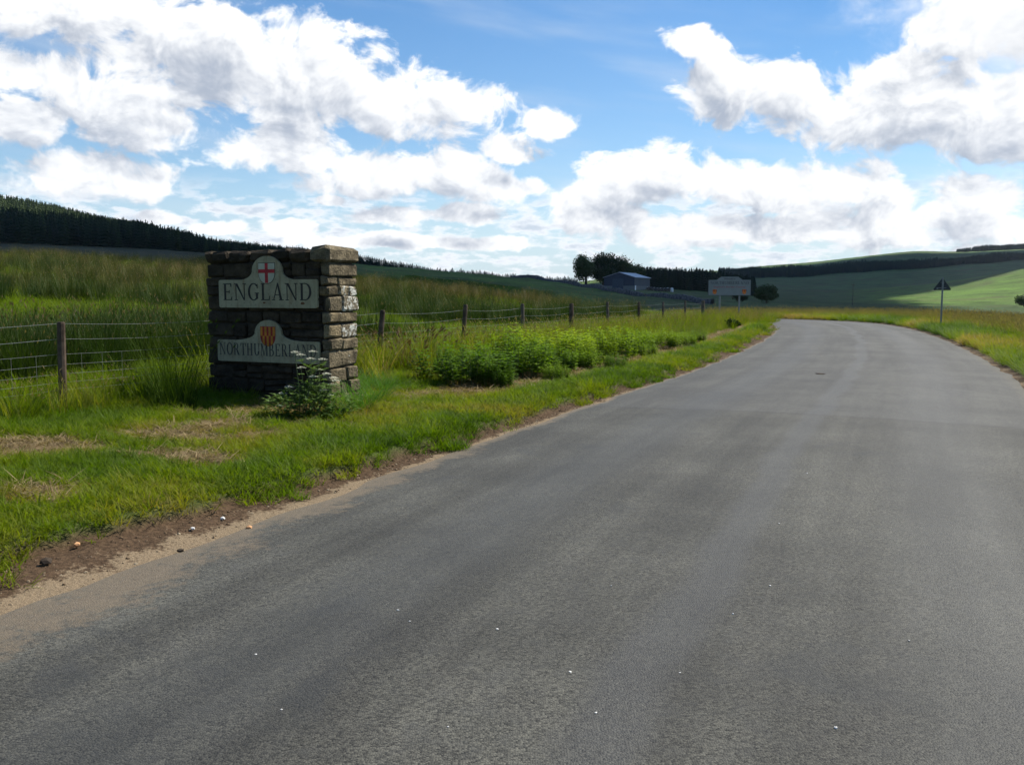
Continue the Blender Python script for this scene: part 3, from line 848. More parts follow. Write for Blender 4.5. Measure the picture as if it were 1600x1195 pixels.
# short verge turf
def turf():
    pts = []
    for (s0, s1, dens) in ((-9, 4, 260), (4, 12, 190), (12, 24, 95), (24, 52, 45)):
        n = int((s1 - s0) * 6.6 * dens)
        s = RNG.uniform(s0, s1, n); t = RNG.uniform(0.02, 6.6, n)
        pts.append(np.column_stack([s, t, np.full(n, dens)]))
    a = np.vstack(pts)
    s, t, dens = a.T
    X, Y = edge_pt(s, t)
    w = soil_w(s)
    th = thatch(X, Y, s, t)
    keep = (t > w + 0.02 + RNG.normal(0, 0.05, len(t)) - 0.35 * ss(0.52, 0.70, fbm(X * 2.2, Y * 2.2 + 7, 3))) & in_view(X, Y) & ~in_monument(X, Y) & (RNG.random(len(t)) > th * 0.93)
    s, t, X, Y, dens, th, w = (q[keep] for q in (s, t, X, Y, dens, th, w))
    Z = ground(X, Y, (s, t)) + (fbm(X * 7, Y * 7, 3) - 0.5) * 0.03
    n = len(s)
    patch = fbm(X * 0.8, Y * 0.8, 4)
    tint = 0.44 + (patch - 0.5) * 1.3 + RNG.normal(0, 0.10, n) + th * 0.45
    lush = np.exp(-((t - w - 0.45) / 0.5) ** 2)                 # greener, longer strip along the edge
    tint -= lush * 0.12
    scl = (0.75 + 0.6 * fbm(X * 1.4 + 30, Y * 1.4, 3)) * np.interp(dens, [45, 95, 190, 260], [1.6, 1.3, 1.05, 0.95]) * (1 + 0.15 * lush) * (1 - 0.5 * th) * np.interp(t, [0, 1.2, 2.5], [0.9, 0.85, 0.80])
    idx = RNG.integers(0, 5, n)
    o = scatter('verge_turf', np.column_stack([X, Y, Z]), RNG.uniform(0, 6.28, n), scl, idx, tint, SHORT,
                'short mown green grass on the verge beside the road', 'grass', 0.2)
    # rougher tufts
    m = (RNG.random(n) < 0.16 * np.clip((t - 0.8) / 2.5, 0.12, 1)) & (th < 0.35)
    scatter('rough_grass', np.column_stack([X, Y, Z])[m], RNG.uniform(0, 6.28, m.sum()), scl[m] * RNG.uniform(0.7, 1.25, m.sum()) * (0.75 + 0.25 * ss(2, 4.5, t[m])), RNG.integers(0, 4, m.sum()),
            tint[m] - 0.08, MEDIUM, 'longer tufts of rough green grass standing in the mown verge', 'grass', 0.2)
    # cut dead grass lying in patches
    a2 = RNG.random(60000); s = -9 + 59 * a2 ** 1.5; t = RNG.uniform(0.6, 5.5, 60000)
    X, Y = edge_pt(s, t); th = thatch(X, Y, s, t)
    m = (RNG.random(60000) < th * np.interp(s, [-9, 10, 50], [0.9, 0.9, 0.6])) & in_view(X, Y) & ~in_monument(X, Y)
    s, t, X, Y = s[m], t[m], X[m], Y[m]; n = len(s); a2 = None
    Z = ground(X, Y, (s, t)) + (fbm(X * 7, Y * 7, 3) - 0.5) * 0.03
    k = np.ones(n, bool)
    scatter('cut_grass', np.column_stack([X, Y, Z + 0.006])[k], RNG.uniform(0, 6.28, k.sum()), np.column_stack([RNG.uniform(0.8, 1.7, k.sum())] * 2 + [RNG.uniform(0.15, 0.4, k.sum())]), RNG.integers(0, 4, k.sum()),
            RNG.random(k.sum()), STRAW, 'brown dried grass cuttings lying in patches on the verge', 'cut grass', 0.15)
turf()

def right_verge():
    s = np.concatenate([RNG.uniform(4, 24, 9000), RNG.uniform(24, 76, 15000)])
    t = np.abs(RNG.uniform(0.05, 6.5, len(s)))
    X, Y = edge_pt(s, -ROAD_W - t)
    w = 0.16 + 0.12 * fbm(s * 0.8, s * 0 + 2, 3)
    k = (t > w + 0.05) & in_view(X, Y)
    s, t, X, Y = s[k], t[k], X[k], Y[k]
    Z = ground(X, Y, (s, -ROAD_W - t))
    n = len(s)
    tint = 0.52 + (fbm(X * 0.35, Y * 0.35, 4) - 0.5) * 1.7 + RNG.normal(0, 0.08, n)
    scatter('roadside_turf', np.column_stack([X, Y, Z]), RNG.uniform(0, 6.28, n), RNG.uniform(0.9, 1.5, n) * np.where(s > 24, 1.25, 1.0), RNG.integers(0, 4, n), tint, MEDIUM,
            'bright green grass on the outer verge of the bend', 'grass', 0.2)
    m = (t > 1.5 + 0.8 * fbm(s * 0.4, s * 0 + 5, 3)) & (RNG.random(n) < 0.42)
    scatter('seeding_grass', np.column_stack([X, Y, Z])[m], RNG.uniform(0, 6.28, m.sum()), RNG.uniform(0.45, 0.85, m.sum()), RNG.integers(0, 4, m.sum()),
            0.62 + RNG.normal(0, 0.26, m.sum()), TALL_SEED, 'tall seeding grass along the outer verge by the warning sign', 'grass', 0.15)
right_verge()

FX, FD = -5.2, 10.5      # fence line: a point and its direction
FDIR = np.array([0.4182, 0.9083])
def fence_side(X, Y):
    """metres to the field side of the fence line"""
    dx, dy = X + 2.5, Y - 16.5
    return -(dx * FDIR[1] - dy * FDIR[0])

def field():
    n0 = 46000
    r = np.sqrt(RNG.uniform(9.0 ** 2, 100 ** 2, n0)) if False else 9 * (100 / 9) ** RNG.random(n0)
    a = np.radians(RNG.uniform(-34, 24, n0))
    X, Y = r * np.sin(a), r * np.cos(a)
    s, t = nearest(X, Y)
    k = (t > 5.6) & ~in_monument(X, Y, 0.1) & (fence_side(X, Y) > -0.8 + RNG.normal(0, 0.3, n0)) & in_view(X, Y)
    X, Y, s, t, r = X[k], Y[k], s[k], t[k], r[k]
    Z = ground(X, Y, (s, t))
    n = len(X)
    patch = fbm(X * 0.11 + 3, Y * 0.11, 4)
    tint = 0.40 + (patch - 0.5) * 1.1 + RNG.normal(0, 0.09, n) + 0.10 * ss(25, 60, r)
    scatter('meadow_grass', np.column_stack([X, Y, Z - 0.02]), RNG.uniform(0, 6.28, n), RNG.uniform(0.6, 1.1, n) * (1 + 0.5 * ss(15, 60, r)), RNG.integers(0, 4, n), tint, FIELD,
            'rough green meadow grass in the field behind the wire fence', 'grass', 0.12)
    # rushes
    n1 = 9000
    r = 11 * (105 / 11) ** RNG.random(n1)
    a = np.radians(RNG.uniform(-34, 22, n1))
    X, Y = r * np.sin(a), r * np.cos(a)
    s, t = nearest(X, Y)
    dens = fbm(X * 0.16 + 40, Y * 0.16 + 2, 3)
    px = CX + F_PX * X / Y
    thr = np.interp(r, [11, 22, 34, 60, 105], [0.66, 0.62, 0.53, 0.37, 0.38])
    thr = thr - 0.05 * ss(500, 700, px)
    k = (t > 6) & (fence_side(X, Y) > 0.5) & (dens > thr) & in_view(X, Y) & ~((px > 520) & (px < 980) & (r > 72)) & ~((px >= 900) & (r > 46))
    X, Y, s, t, r, px = X[k], Y[k], s[k], t[k], r[k], px[k]
    Z = ground(X, Y, (s, t))
    n = len(X)
    tint = 0.22 + (fbm(X * 0.08, Y * 0.08 + 9, 3) - 0.5) * 1.0 + 0.42 * ss(24, 55, r) + RNG.normal(0, 0.12, n)
    scatter('field_rushes', np.column_stack([X, Y, Z - 0.03]), RNG.uniform(0, 6.28, n), RNG.uniform(0.65, 1.12, n) * (1 + 0.12 * ss(30, 80, r)), RNG.integers(0, 4, n), tint, RUSH,
            'tall brown tipped rushes covering the rising field behind the fence', 'rushes', 0.08)
    # long grass along the fence
    n2 = 2600
    s = RNG.uniform(-4, 48, n2)
    x = -5.2 + FDIR[0] * s; y = 10.5 + FDIR[1] * s
    off = RNG.normal(0.1, 0.45, n2)
    X = x + off * FDIR[1]; Y = y - off * FDIR[0]
    k = ~in_monument(X, Y, 0.12) & in_view(X, Y) & ((Y > 13.2) | (np.abs(off) < 0.35))
    X, Y = X[k], Y[k]
    Z = ground(X, Y); n = len(X)
    scatter('fence_grass', np.column_stack([X, Y, Z]), RNG.uniform(0, 6.28, n), RNG.uniform(0.55, 1.05, n) * np.where(Y < 13.5, 0.65, 1), RNG.integers(0, 4, n), 0.50 + RNG.normal(0, 0.25, n), TALL,
            'tall seeding grass growing through the wire fence', 'grass', 0.12)
field()

# ------------------------------------------------------------------ stone monument
def stone_material(name, a, b, lichen):
    q = NT(name)
    o = q.obj()
    rn = q.rnd()
    off = q.n('ShaderNodeCombineXYZ')
    for i in range(3): q.set(off.inputs[i], q.math('MULTIPLY', rn, 37.0 + 11 * i))
    va = q.n('ShaderNodeVectorMath', operation='ADD')
    q.set(va.inputs[0], o); q.set(va.inputs[1], off.outputs[0])
    v = va.outputs[0]
    n1, n2, n3 = q.noise(6, 6, 0.65, vec=v), q.noise(38, 5, 0.6, vec=v), q.noise(11, 5, 0.7, vec=v, dist=0.6)
    c = q.mix(q.step(n1, 0.28, 0.72), a, b)
    c = q.mix(q.math('MULTIPLY', q.step(n2, 0.45, 0.70), 0.65), c, (0.05, 0.042, 0.030))
    c = q.mix(1.0, c, ramp_cols(q, rn, [(0, (0.75, 0.73, 0.70)), (0.5, (1.0, 0.97, 0.92)), (1, (1.22, 1.15, 1.02))]), 'MULTIPLY')
    c = q.mix(q.step(n3, lichen, lichen + 0.06), c, q.mix(n2, (0.42, 0.41, 0.35), (0.66, 0.65, 0.58)))
    h = q.math('ADD', n1, q.math('MULTIPLY', n2, 0.6))
    return q.finish(q.principled(c, 0.93, 0.15, normal=q.bump(h, 1.0, 0.06)))
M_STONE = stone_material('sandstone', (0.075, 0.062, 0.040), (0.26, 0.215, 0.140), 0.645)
M_STONE_SHADE = stone_material('shaded_sandstone', (0.022, 0.018, 0.013), (0.070, 0.056, 0.040), 0.76)  # same stone as the sunlit end, shade of the other faces coloured in
M_LICHEN = stone_material('lichen_stone', (0.16, 0.135, 0.09), (0.30, 0.255, 0.18), 0.50)
M_MORTAR = plain('dark_mortar', (0.045, 0.038, 0.03), 0.95, 0.1)

def stone(lo, hi, mat, parent, r, bev=0.018, jit=0.014):
    """one rough squared stone: a bevelled, knocked-about block"""
    c = [(a + b) / 2 for a, b in zip(lo, hi)]; h = [(b - a) / 2 for a, b in zip(lo, hi)]
    bv = min(bev, min(h) * 0.45)
    g = Geo()
    vs, idx = [], {}
    # 24 corner points of a chamfered box
    for sx in (-1, 1):
        for sy in (-1, 1):
            for sz in (-1, 1):
                k = Vector((r.uniform(-1, 1), r.uniform(-1, 1), r.uniform(-1, 1))) * jit
                for ax in range(3):
                    p = [sx * h[0], sy * h[1], sz * h[2]]
                    for o_ in range(3):
                        if o_ != ax: p[o_] -= (sx, sy, sz)[o_] * bv * r.uniform(0.6, 1.5)
                    idx[(sx, sy, sz, ax)] = len(vs)
                    vs.append(Vector(p) + k)
    f = []
    S = (-1, 1)
    for ax in range(3):
        for sgn in S:
            o1, o2 = [(1, 2), (2, 0), (0, 1)][ax]
            loop = []
            for (p, q_) in ((-1, -1), (1, -1), (1, 1), (-1, 1)):
                key = [0, 0, 0]; key[ax] = sgn; key[o1] = p; key[o2] = q_
                loop.append(idx[(*key, ax)])
            f.append(loop if sgn > 0 else loop[::-1])
    for ax in range(3):                       # edge chamfers
        o1, o2 = [(1, 2), (2, 0), (0, 1)][ax]
        for p in S:
            for q_ in S:
                def K(e, which):
                    key = [0, 0, 0]; key[ax] = e; key[o1] = p; key[o2] = q_
                    return idx[(*key, which)]
                loop = [K(-1, o1), K(1, o1), K(1, o2), K(-1, o2)]
                f.append(loop if p * q_ < 0 else loop[::-1])
    for sx in S:
        for sy in S:
            for sz in S:
                loop = [idx[(sx, sy, sz, k)] for k in range(3)]
                f.append(loop if sx * sy * sz > 0 else loop[::-1])
    o = mesh_obj('stone', vs, f, mat, parent, smooth=False)
    o.location = c
    return o

def build_monument():
    r = random.Random(21)
    base_z = gz(MON_C[0], MON_C[1]) - 0.06
    root = empty('stone_monument', (MON_C[0], MON_C[1], base_z), R(-24))
    tag(root, 'square block monument of rough sandstone courses carrying two white plaques beside the road', 'monument')
    W, Dp = 1.01, 0.33
    g = Geo(); g.box((-W + 0.05, -Dp + 0.05, -0.15), (W - 0.05, Dp - 0.05, 1.97)); g.build('mortar_core', M_MORTAR, root)
    hs = [0.16, 0.17, 0.18, 0.22, 0.16, 0.19, 0.15, 0.20, 0.14, 0.12, 0.18]
    # how the right-hand end is split in every course, with the lichen-white ones marked
    right = [['s', 's'], ['s', 's', 's'], ['s', 's'], ['s'], ['s', 's'], ['s', 'w'], ['s'], ['s', 'w'], ['s', 'w', 'w'], ['s', 's'], ['s']]
    z = 0.0
    pick = lambda: M_STONE_SHADE
    for ci, h in enumerate(hs):
        z1 = z + h
        gp = 0.006
        out = lambda: r.uniform(-0.014, 0.016)
        lenR, lenL = r.uniform(0.10, 0.17), r.uniform(0.20, 0.44)
        # right end
        parts = right[ci]
        cuts = [0] + sorted(r.uniform(0.34, 0.62) if len(parts) == 2 else (i + 1) / len(parts) + r.uniform(-.05, .05) for i in range(len(parts) - 1)) + [1]
        for i, kind in enumerate(parts):
            y0, y1 = -Dp + 2 * Dp * cuts[i], -Dp + 2 * Dp * cuts[i + 1]
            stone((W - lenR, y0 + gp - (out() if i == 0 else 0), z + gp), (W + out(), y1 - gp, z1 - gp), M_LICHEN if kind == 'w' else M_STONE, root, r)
        y0 = -Dp
        for y1 in ([Dp] if r.random() < 0.4 else [r.uniform(-0.1, 0.1), Dp]):
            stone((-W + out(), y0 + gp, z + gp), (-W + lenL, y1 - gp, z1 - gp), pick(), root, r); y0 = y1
        # front and back faces; tall courses are made up of two thin ones here and there
        for fy in (-1, 1):
            x = -W + lenL
            xe = W - lenR
            while x < xe - 0.01:
                l = r.uniform(0.20, 0.52) if fy < 0 else r.uniform(0.35, 0.7)
                if xe - (x + l) < 0.14: l = xe - x
                zs = [z, z1]
                if h > 0.155 and r.random() < 0.6 and fy < 0: zs = [z, z + h * r.uniform(0.38, 0.62), z1]
                for q in range(len(zs) - 1):
                    d = out()
                    lo = (x + gp, -Dp - d, zs[q] + gp * 0.8) if fy < 0 else (x + gp, 0.06, zs[q] + gp)
                    hi = (x + l - gp, -0.06, zs[q + 1] - gp * 0.8) if fy < 0 else (x + l - gp, Dp + d, zs[q + 1] - gp)
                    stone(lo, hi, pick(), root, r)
                x += l
        z = z1
    # capping course
    x = -W - 0.02
    ls = [0.15, 0.30, 0.32, 0.36, 0.30, 0.32, 0.31]
    tot = 2 * W + 0.04; k = tot / sum(ls)
    for i, l in enumerate(ls):
        l *= k
        last = i == len(ls) - 1
        top = 2.075 if last else 2.035 + r.uniform(-0.012, 0.014)
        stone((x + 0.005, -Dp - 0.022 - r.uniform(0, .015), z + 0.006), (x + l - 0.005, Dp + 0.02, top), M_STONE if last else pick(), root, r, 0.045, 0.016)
        x += l
    return root, base_z
MON, MON_Z = build_monument()

def face_pt(px, py):
    """monument-local (x, z) of the point of its front face seen at pixel (px, py)"""
    d = Vector(ray(px, py))
    fl = MON_C - EY * 0.345
    k = (fl[0] * EY[0] + fl[1] * EY[1]) / (d.x * EY[0] + d.y * EY[1])
    p = d * k
    return (p.x - MON_C[0]) * EX[0] + (p.y - MON_C[1]) * EX[1], EYE + p.z - MON_Z

# ------------------------------------------------------------------ lettering (serif capitals, height 1)
def arc(cx, cy, rx, ry, tx, ty, a0, a1, n=14):
    """curved stroke between an outer and an inner ellipse, as quads"""
    q = []
    for i in range(n):
        u, w = [R(a0 + (a1 - a0) * (i + k) / n) for k in (0, 1)]
        o = lambda a: (cx + rx * math.cos(a), cy + ry * math.sin(a))
        p = lambda a: (cx + (rx - tx) * math.cos(a), cy + (ry - ty) * math.sin(a))
        q.append([o(u), o(w), p(w), p(u)])
    return q
def rc(x0, y0, x1, y1): return [(x0, y0), (x1, y0), (x1, y1), (x0, y1)]
SF = 0.05
def glyph(c):
    st, th = 0.15, 0.055
    stem = lambda x, w=st: [rc(x, 0, x + w, 1), rc(x - .07, 0, x + w + .07, SF), rc(x - .07, 1 - SF, x + w + .07, 1)]
    if c == 'E': return stem(.10) + [rc(.2, .945, .68, 1), rc(.2, 0, .72, .055), rc(.2, .48, .52, .535), [(.63, .80), (.68, .80), (.68, .96), (.60, .96)], [(.63, .04), (.70, .04), (.73, .22), (.69, .22)], rc(.49, .41, .53, .60)], .80
    if c == 'N': return [rc(.12, 0, .12 + th, 1), rc(.03, 0, .27, SF), rc(0, 1 - SF, .2, 1), [(.76, 0), (.84, 0), (.27, 1), (.10, 1)], rc(.785, 0, .84, 1), rc(.69, 1 - SF, .94, 1)], .98
    if c == 'G': return arc(.47, .5, .44, .52, .15, .06, 42, 322, 22) + [rc(.66, .08, .80, .44), rc(.57, .40, .88, .45), [(.73, .70), (.78, .70), (.78, .98), (.74, .90)]], .92
    if c == 'L': return stem(.10) + [rc(.2, 0, .68, .055), [(.62, .04), (.68, .04), (.71, .26), (.67, .26)]], .76
    if c == 'A': return [[(.10, 0), (.16, 0), (.47, .93), (.42, 1)], [(.62, 0), (.80, 0), (.50, 1.02), (.40, 1.02)], rc(.24, .30, .64, .35), rc(0, 0, .25, SF), rc(.55, 0, .90, SF)], .92
    if c == 'D': return stem(.10) + arc(.42, .5, .46, .5, .15, .055, -90, 90, 16) + [rc(.2, .945, .43, 1), rc(.2, 0, .43, .055)], .96
    if c == 'O': return arc(.47, .5, .44, .52, .15, .06, 0, 360, 26), .96
    if c == 'R': return stem(.10) + arc(.40, .74, .27, .26, .14, .05, -90, 90, 12) + [rc(.2, .95, .41, 1), rc(.2, .48, .41, .53), [(.64, 0), (.84, 0), (.52, .50), (.36, .50)], rc(.66, 0, .90, SF)], .90
    if c == 'T': return [rc(.34, 0, .49, 1), rc(.26, 0, .57, SF), rc(.04, .945, .79, 1), [(.02, .74), (.06, .74), (.13, .96), (.04, .96)], [(.77, .74), (.81, .74), (.79, .96), (.70, .96)]], .83
    if c == 'H': return stem(.10) + [[(x + .52, y) for x, y in p] for p in stem(.10)] + [rc(.2, .47, .7, .525)], .94
    if c == 'U': return [rc(.10, .35, .25, 1), rc(.02, 1 - SF, .33, 1), rc(.70, .35, .755, 1), rc(.62, 1 - SF, .84, 1)] + arc(.4275, .36, .3275, .37, .14, .055, 180, 360, 16), .88
    if c == 'M': return [rc(.10, 0, .155, 1), rc(.02, 0, .24, SF), rc(0, 1 - SF, .2, 1), [(.46, 0), (.54, 0), (.26, 1), (.10, 1)], [(.48, 0), (.53, .06), (.90, 1), (.83, 1)], rc(.82, 0, .97, 1), rc(.75, 0, 1.04, SF), rc(.85, 1 - SF, 1.04, 1)], 1.08
    if c == 'B': return stem(.10) + arc(.40, .755, .24, .245, .13, .05, -90, 90, 12) + arc(.42, .265, .31, .265, .14, .05, -90, 90, 12) + [rc(.2, .95, .41, 1), rc(.2, .485, .43, .53), rc(.2, 0, .43, .05)], .80
    return [], .4

def ccw(p):
    a = sum(p[i][0] * p[(i + 1) % len(p)][1] - p[(i + 1) % len(p)][0] * p[i][1] for i in range(len(p)))
    return p if a > 0 else p[::-1]

def letters(word, parent, x0, x1, z0, h, y, mat, track=0.10, thick=0.003):
    """each letter is one part; strokes are staggered by a hair so none share a plane"""
    gl = [glyph(c) for c in word]
    tot = sum(w for _, w in gl) + track * (len(word) - 1)
    kx = (x1 - x0) / tot
    x = x0
    for (polys, w) in gl:
        g = Geo()
        for i, p in enumerate(polys):
            g.prism(ccw([(x + a * kx, z0 + b * h) for a, b in p]), y - thick - i * 0.00012, y + 0.001)
        g.build('letter', mat, parent)
        x += (w + track) * kx

def shield_outline(cx, z1, w, h, n=10):
    """heater shield, clockwise start at top left"""
    pts = [(cx - w / 2, z1), (cx - w / 2, z1 - h * 0.45)]
    for i in range(1, n):
        u = i / n
        pts.append((cx - w / 2 * math.cos(u * math.pi / 2) ** 0.9, z1 - h * (0.45 + 0.55 * math.sin(u * math.pi / 2))))
    pts.append((cx, z1 - h))
    return pts + [(2 * cx - x, z) for x, z in pts[-2::-1]]
def shield_bottom(x, cx, z1, w, h):
    u = min(1.0, abs(x - cx) / (w / 2))
    return z1 - h * (0.45 + 0.55 * math.sin(math.acos(u ** (1 / 0.9))))

def plaque_material():
    q = NT('weathered_white_board')
    o = q.obj()
    n1, n2 = q.noise(5, 6, 0.65, vec=o), q.noise(30, 5, 0.6, vec=o)
    c = q.mix(q.step(n1, 0.3, 0.75), (0.31, 0.285, 0.18), (0.20, 0.18, 0.11))
    c = q.mix(q.math('MULTIPLY', q.step(n2, 0.54, 0.72), 0.65), c, (0.14, 0.10, 0.055))
    mp = q.n('ShaderNodeMapping'); mp.inputs['Scale'].default_value = (9, 1, 1.4); q.set(mp.inputs[0], o)
    c = q.mix(q.math('MULTIPLY', q.step(q.noise(2.2, 5, 0.6, vec=mp.outputs[0]), 0.50, 0.70), 0.60), c, (0.17, 0.115, 0.055))
    return q.finish(q.principled(c, 0.6, 0.3))
M_BOARD = plaque_material()
M_BLACK = plain('sign_black', (0.018, 0.014, 0.013), 0.6, 0.3, var=0.4, scale=20)
M_GREYBLACK = plain('worn_sign_black', (0.055, 0.05, 0.043), 0.7, 0.3, var=0.5, scale=25)
M_RED = plain('sign_red', (0.30, 0.012, 0.018), 0.6, 0.3, var=0.3, scale=12)
M_DRED = plain('shield_red', (0.24, 0.018, 0.010), 0.6, 0.3, var=0.3, scale=12)
M_GOLD = plain('shield_gold', (0.40, 0.15, 0.012), 0.6, 0.3, var=0.3, scale=12)
M_SHIELDW = plain('shield_white', (0.36, 0.355, 0.27), 0.6, 0.3)
M_RUST = plain('rust', (0.11, 0.05, 0.025), 0.9, 0.1, var=0.4, scale=30)

def bell_outline(x0, x1, z0, z1, zt, wt, wb, cr, xc):
    """board with rounded corners and a bell-shaped crest"""
    p = []
    def corner(cx, cz, a0):
        for i in range(5):
            a = R(a0 + 90 * i / 4); p.append((cx + cr * math.cos(a), cz + cr * math.sin(a)))
    corner(x0 + cr, z0 + cr, 180); corner(x1 - cr, z0 + cr, 270); corner(x1 - cr, z1 - cr, 0)
    rt = wt / 2
    n = 22
    pr = []
    for i in range(n + 1):                     # right flank, foot to top
        u = i / n
        if u < 0.55:
            k = u / 0.55; kk = k * k * (3 - 2 * k)
            pr.append((wb / 2 + (rt - wb / 2) * (1 - (1 - k) ** 1.8), (zt - z1 - rt * 0.8) * k ** 1.5))
        else:
            a = (u - 0.55) / 0.45 * math.pi / 2
            pr.append((rt * math.cos(a), (zt - z1 - rt * 0.8) + rt * 0.8 * math.sin(a)))
    p += [(xc + x, z1 + z) for x, z in pr]
    p += [(xc - x, z1 + z) for x, z in pr[-2::-1]]
    corner(x0 + cr, z1 - cr, 90)
    return p

def plaque(name, label, px, crest, word, lett_rows, mat, shield, group):
    (l, t, r_, b) = px
    x0, z0 = face_pt(l, b); x1, z1 = face_pt(r_, t)
    zb = (z0 + face_pt(r_, b)[1]) / 2; zt_ = (face_pt(l, t)[1] + z1) / 2
    xc, ztop = face_pt(*crest[0])
    hw = crest[1]; fw = crest[2]
    root = empty(name, (MON_C[0], MON_C[1], MON_Z), R(-24))
    tag(root, label, 'sign', group)
    Y0 = -0.372
    g = Geo(); g.prism(bell_outline(x0, x1, zb, zt_, ztop, hw, fw, 0.028, xc), Y0, -0.338)
    g.build('board', M_BOARD, root)
    h = zt_ - zb
    lz = zb + h * lett_rows[0]; lh = h * lett_rows[1]
    letters(word, root, x0 + (x1 - x0) * lett_rows[2], x1 - (x1 - x0) * lett_rows[2], lz, lh, Y0, mat)
    return root, (x0, x1, zb, zt_, xc, ztop, Y0)

P1, I1 = plaque('england_plaque', 'white board reading ENGLAND with red cross shield fixed high on the stone monument', (345, 437, 497, 481), ((418, 400), 0.49, 0.86), 'ENGLAND', (0.27, 0.60, 0.045), M_BLACK, 'cross', None)
P1.name = 'country_plaque'
P2, I2 = plaque('county_plaque', 'white board reading NORTHUMBERLAND with red and gold shield fixed low on the stone monument', (343, 532, 500, 566), ((420, 500), 0.44, 1.05), 'NORTHUMBERLAND', (0.30, 0.56, 0.02), M_GREYBLACK, 'pales', None)

def cross_shield(root, I):
    x0, x1, zb, zt, xc, ztop, Y = I
    w, h = 0.262, 0.262
    z1 = ztop - 0.088
    g = Geo(); g.prism(ccw(shield_outline(xc, z1, w + 0.016, h + 0.016)), Y - 0.003, Y + 0.001); a = g.build('shield', M_GREYBLACK, root)
    g = Geo(); g.prism(ccw(shield_outline(xc, z1 - 0.008, w, h)), Y - 0.005, Y - 0.002); g.build('field', M_SHIELDW, a)
    g = Geo(); bw = 0.048
    g.prism(ccw(rc(xc - bw / 2, z1 - 0.008 - h * 0.98, xc + bw / 2, z1 - 0.008)), Y - 0.008, Y - 0.004)
    g.prism(ccw(rc(xc - w / 2, z1 - 0.135, xc + w / 2, z1 - 0.135 + bw)), Y - 0.0085, Y - 0.004)
    g.build('cross', M_RED, a)
cross_shield(P1, I1)
def pale_shield(root, I, w=0.236, h=0.25, drop=0.085, name='shield', n=7):
    x0, x1, zb, zt, xc, ztop, Y = I
    z1 = ztop - drop
    g = Geo(); g.prism(ccw(shield_outline(xc, z1, w + 0.012, h + 0.012)), Y - 0.003, Y + 0.001); a = g.build(name, M_DRED, root)
    z1 -= 0.006
    zm = z1 - h * 0.47
    for half in (0, 1):
        for i in range(n):
            if (i + half) % 2: continue
            xa, xb = xc - w / 2 + w * i / n, xc - w / 2 + w * (i + 1) / n
            if half == 0: poly = rc(xa, zm, xb, z1)
            else:
                m_ = [xa + (xb - xa) * k / 3 for k in range(4)]
                poly = [(x, min(zm - 0.001, shield_bottom(x, xc, z1, w, h))) for x in m_] + [(xb, zm), (xa, zm)]
            g = Geo(); g.prism(ccw(poly), Y - 0.006 - i * 0.0001, Y - 0.002); g.build('pale', M_GOLD, a)
pale_shield(P2, I2)
# rusty fixing holes under the lettering
for (px, py, rr) in ((415, 473, 0.016), (475, 474, 0.024)):
    x, z = face_pt(px, py)
    g = Geo(); g.prism([(x + rr * 1.5 * math.cos(R(a)) * (1 + 0.3 * math.sin(a)), z + rr * 0.7 * math.sin(R(a))) for a in range(0, 360, 30)], I1[6] - 0.003, I1[6] + 0.001)
    g.build('fixing', M_RUST, P1)

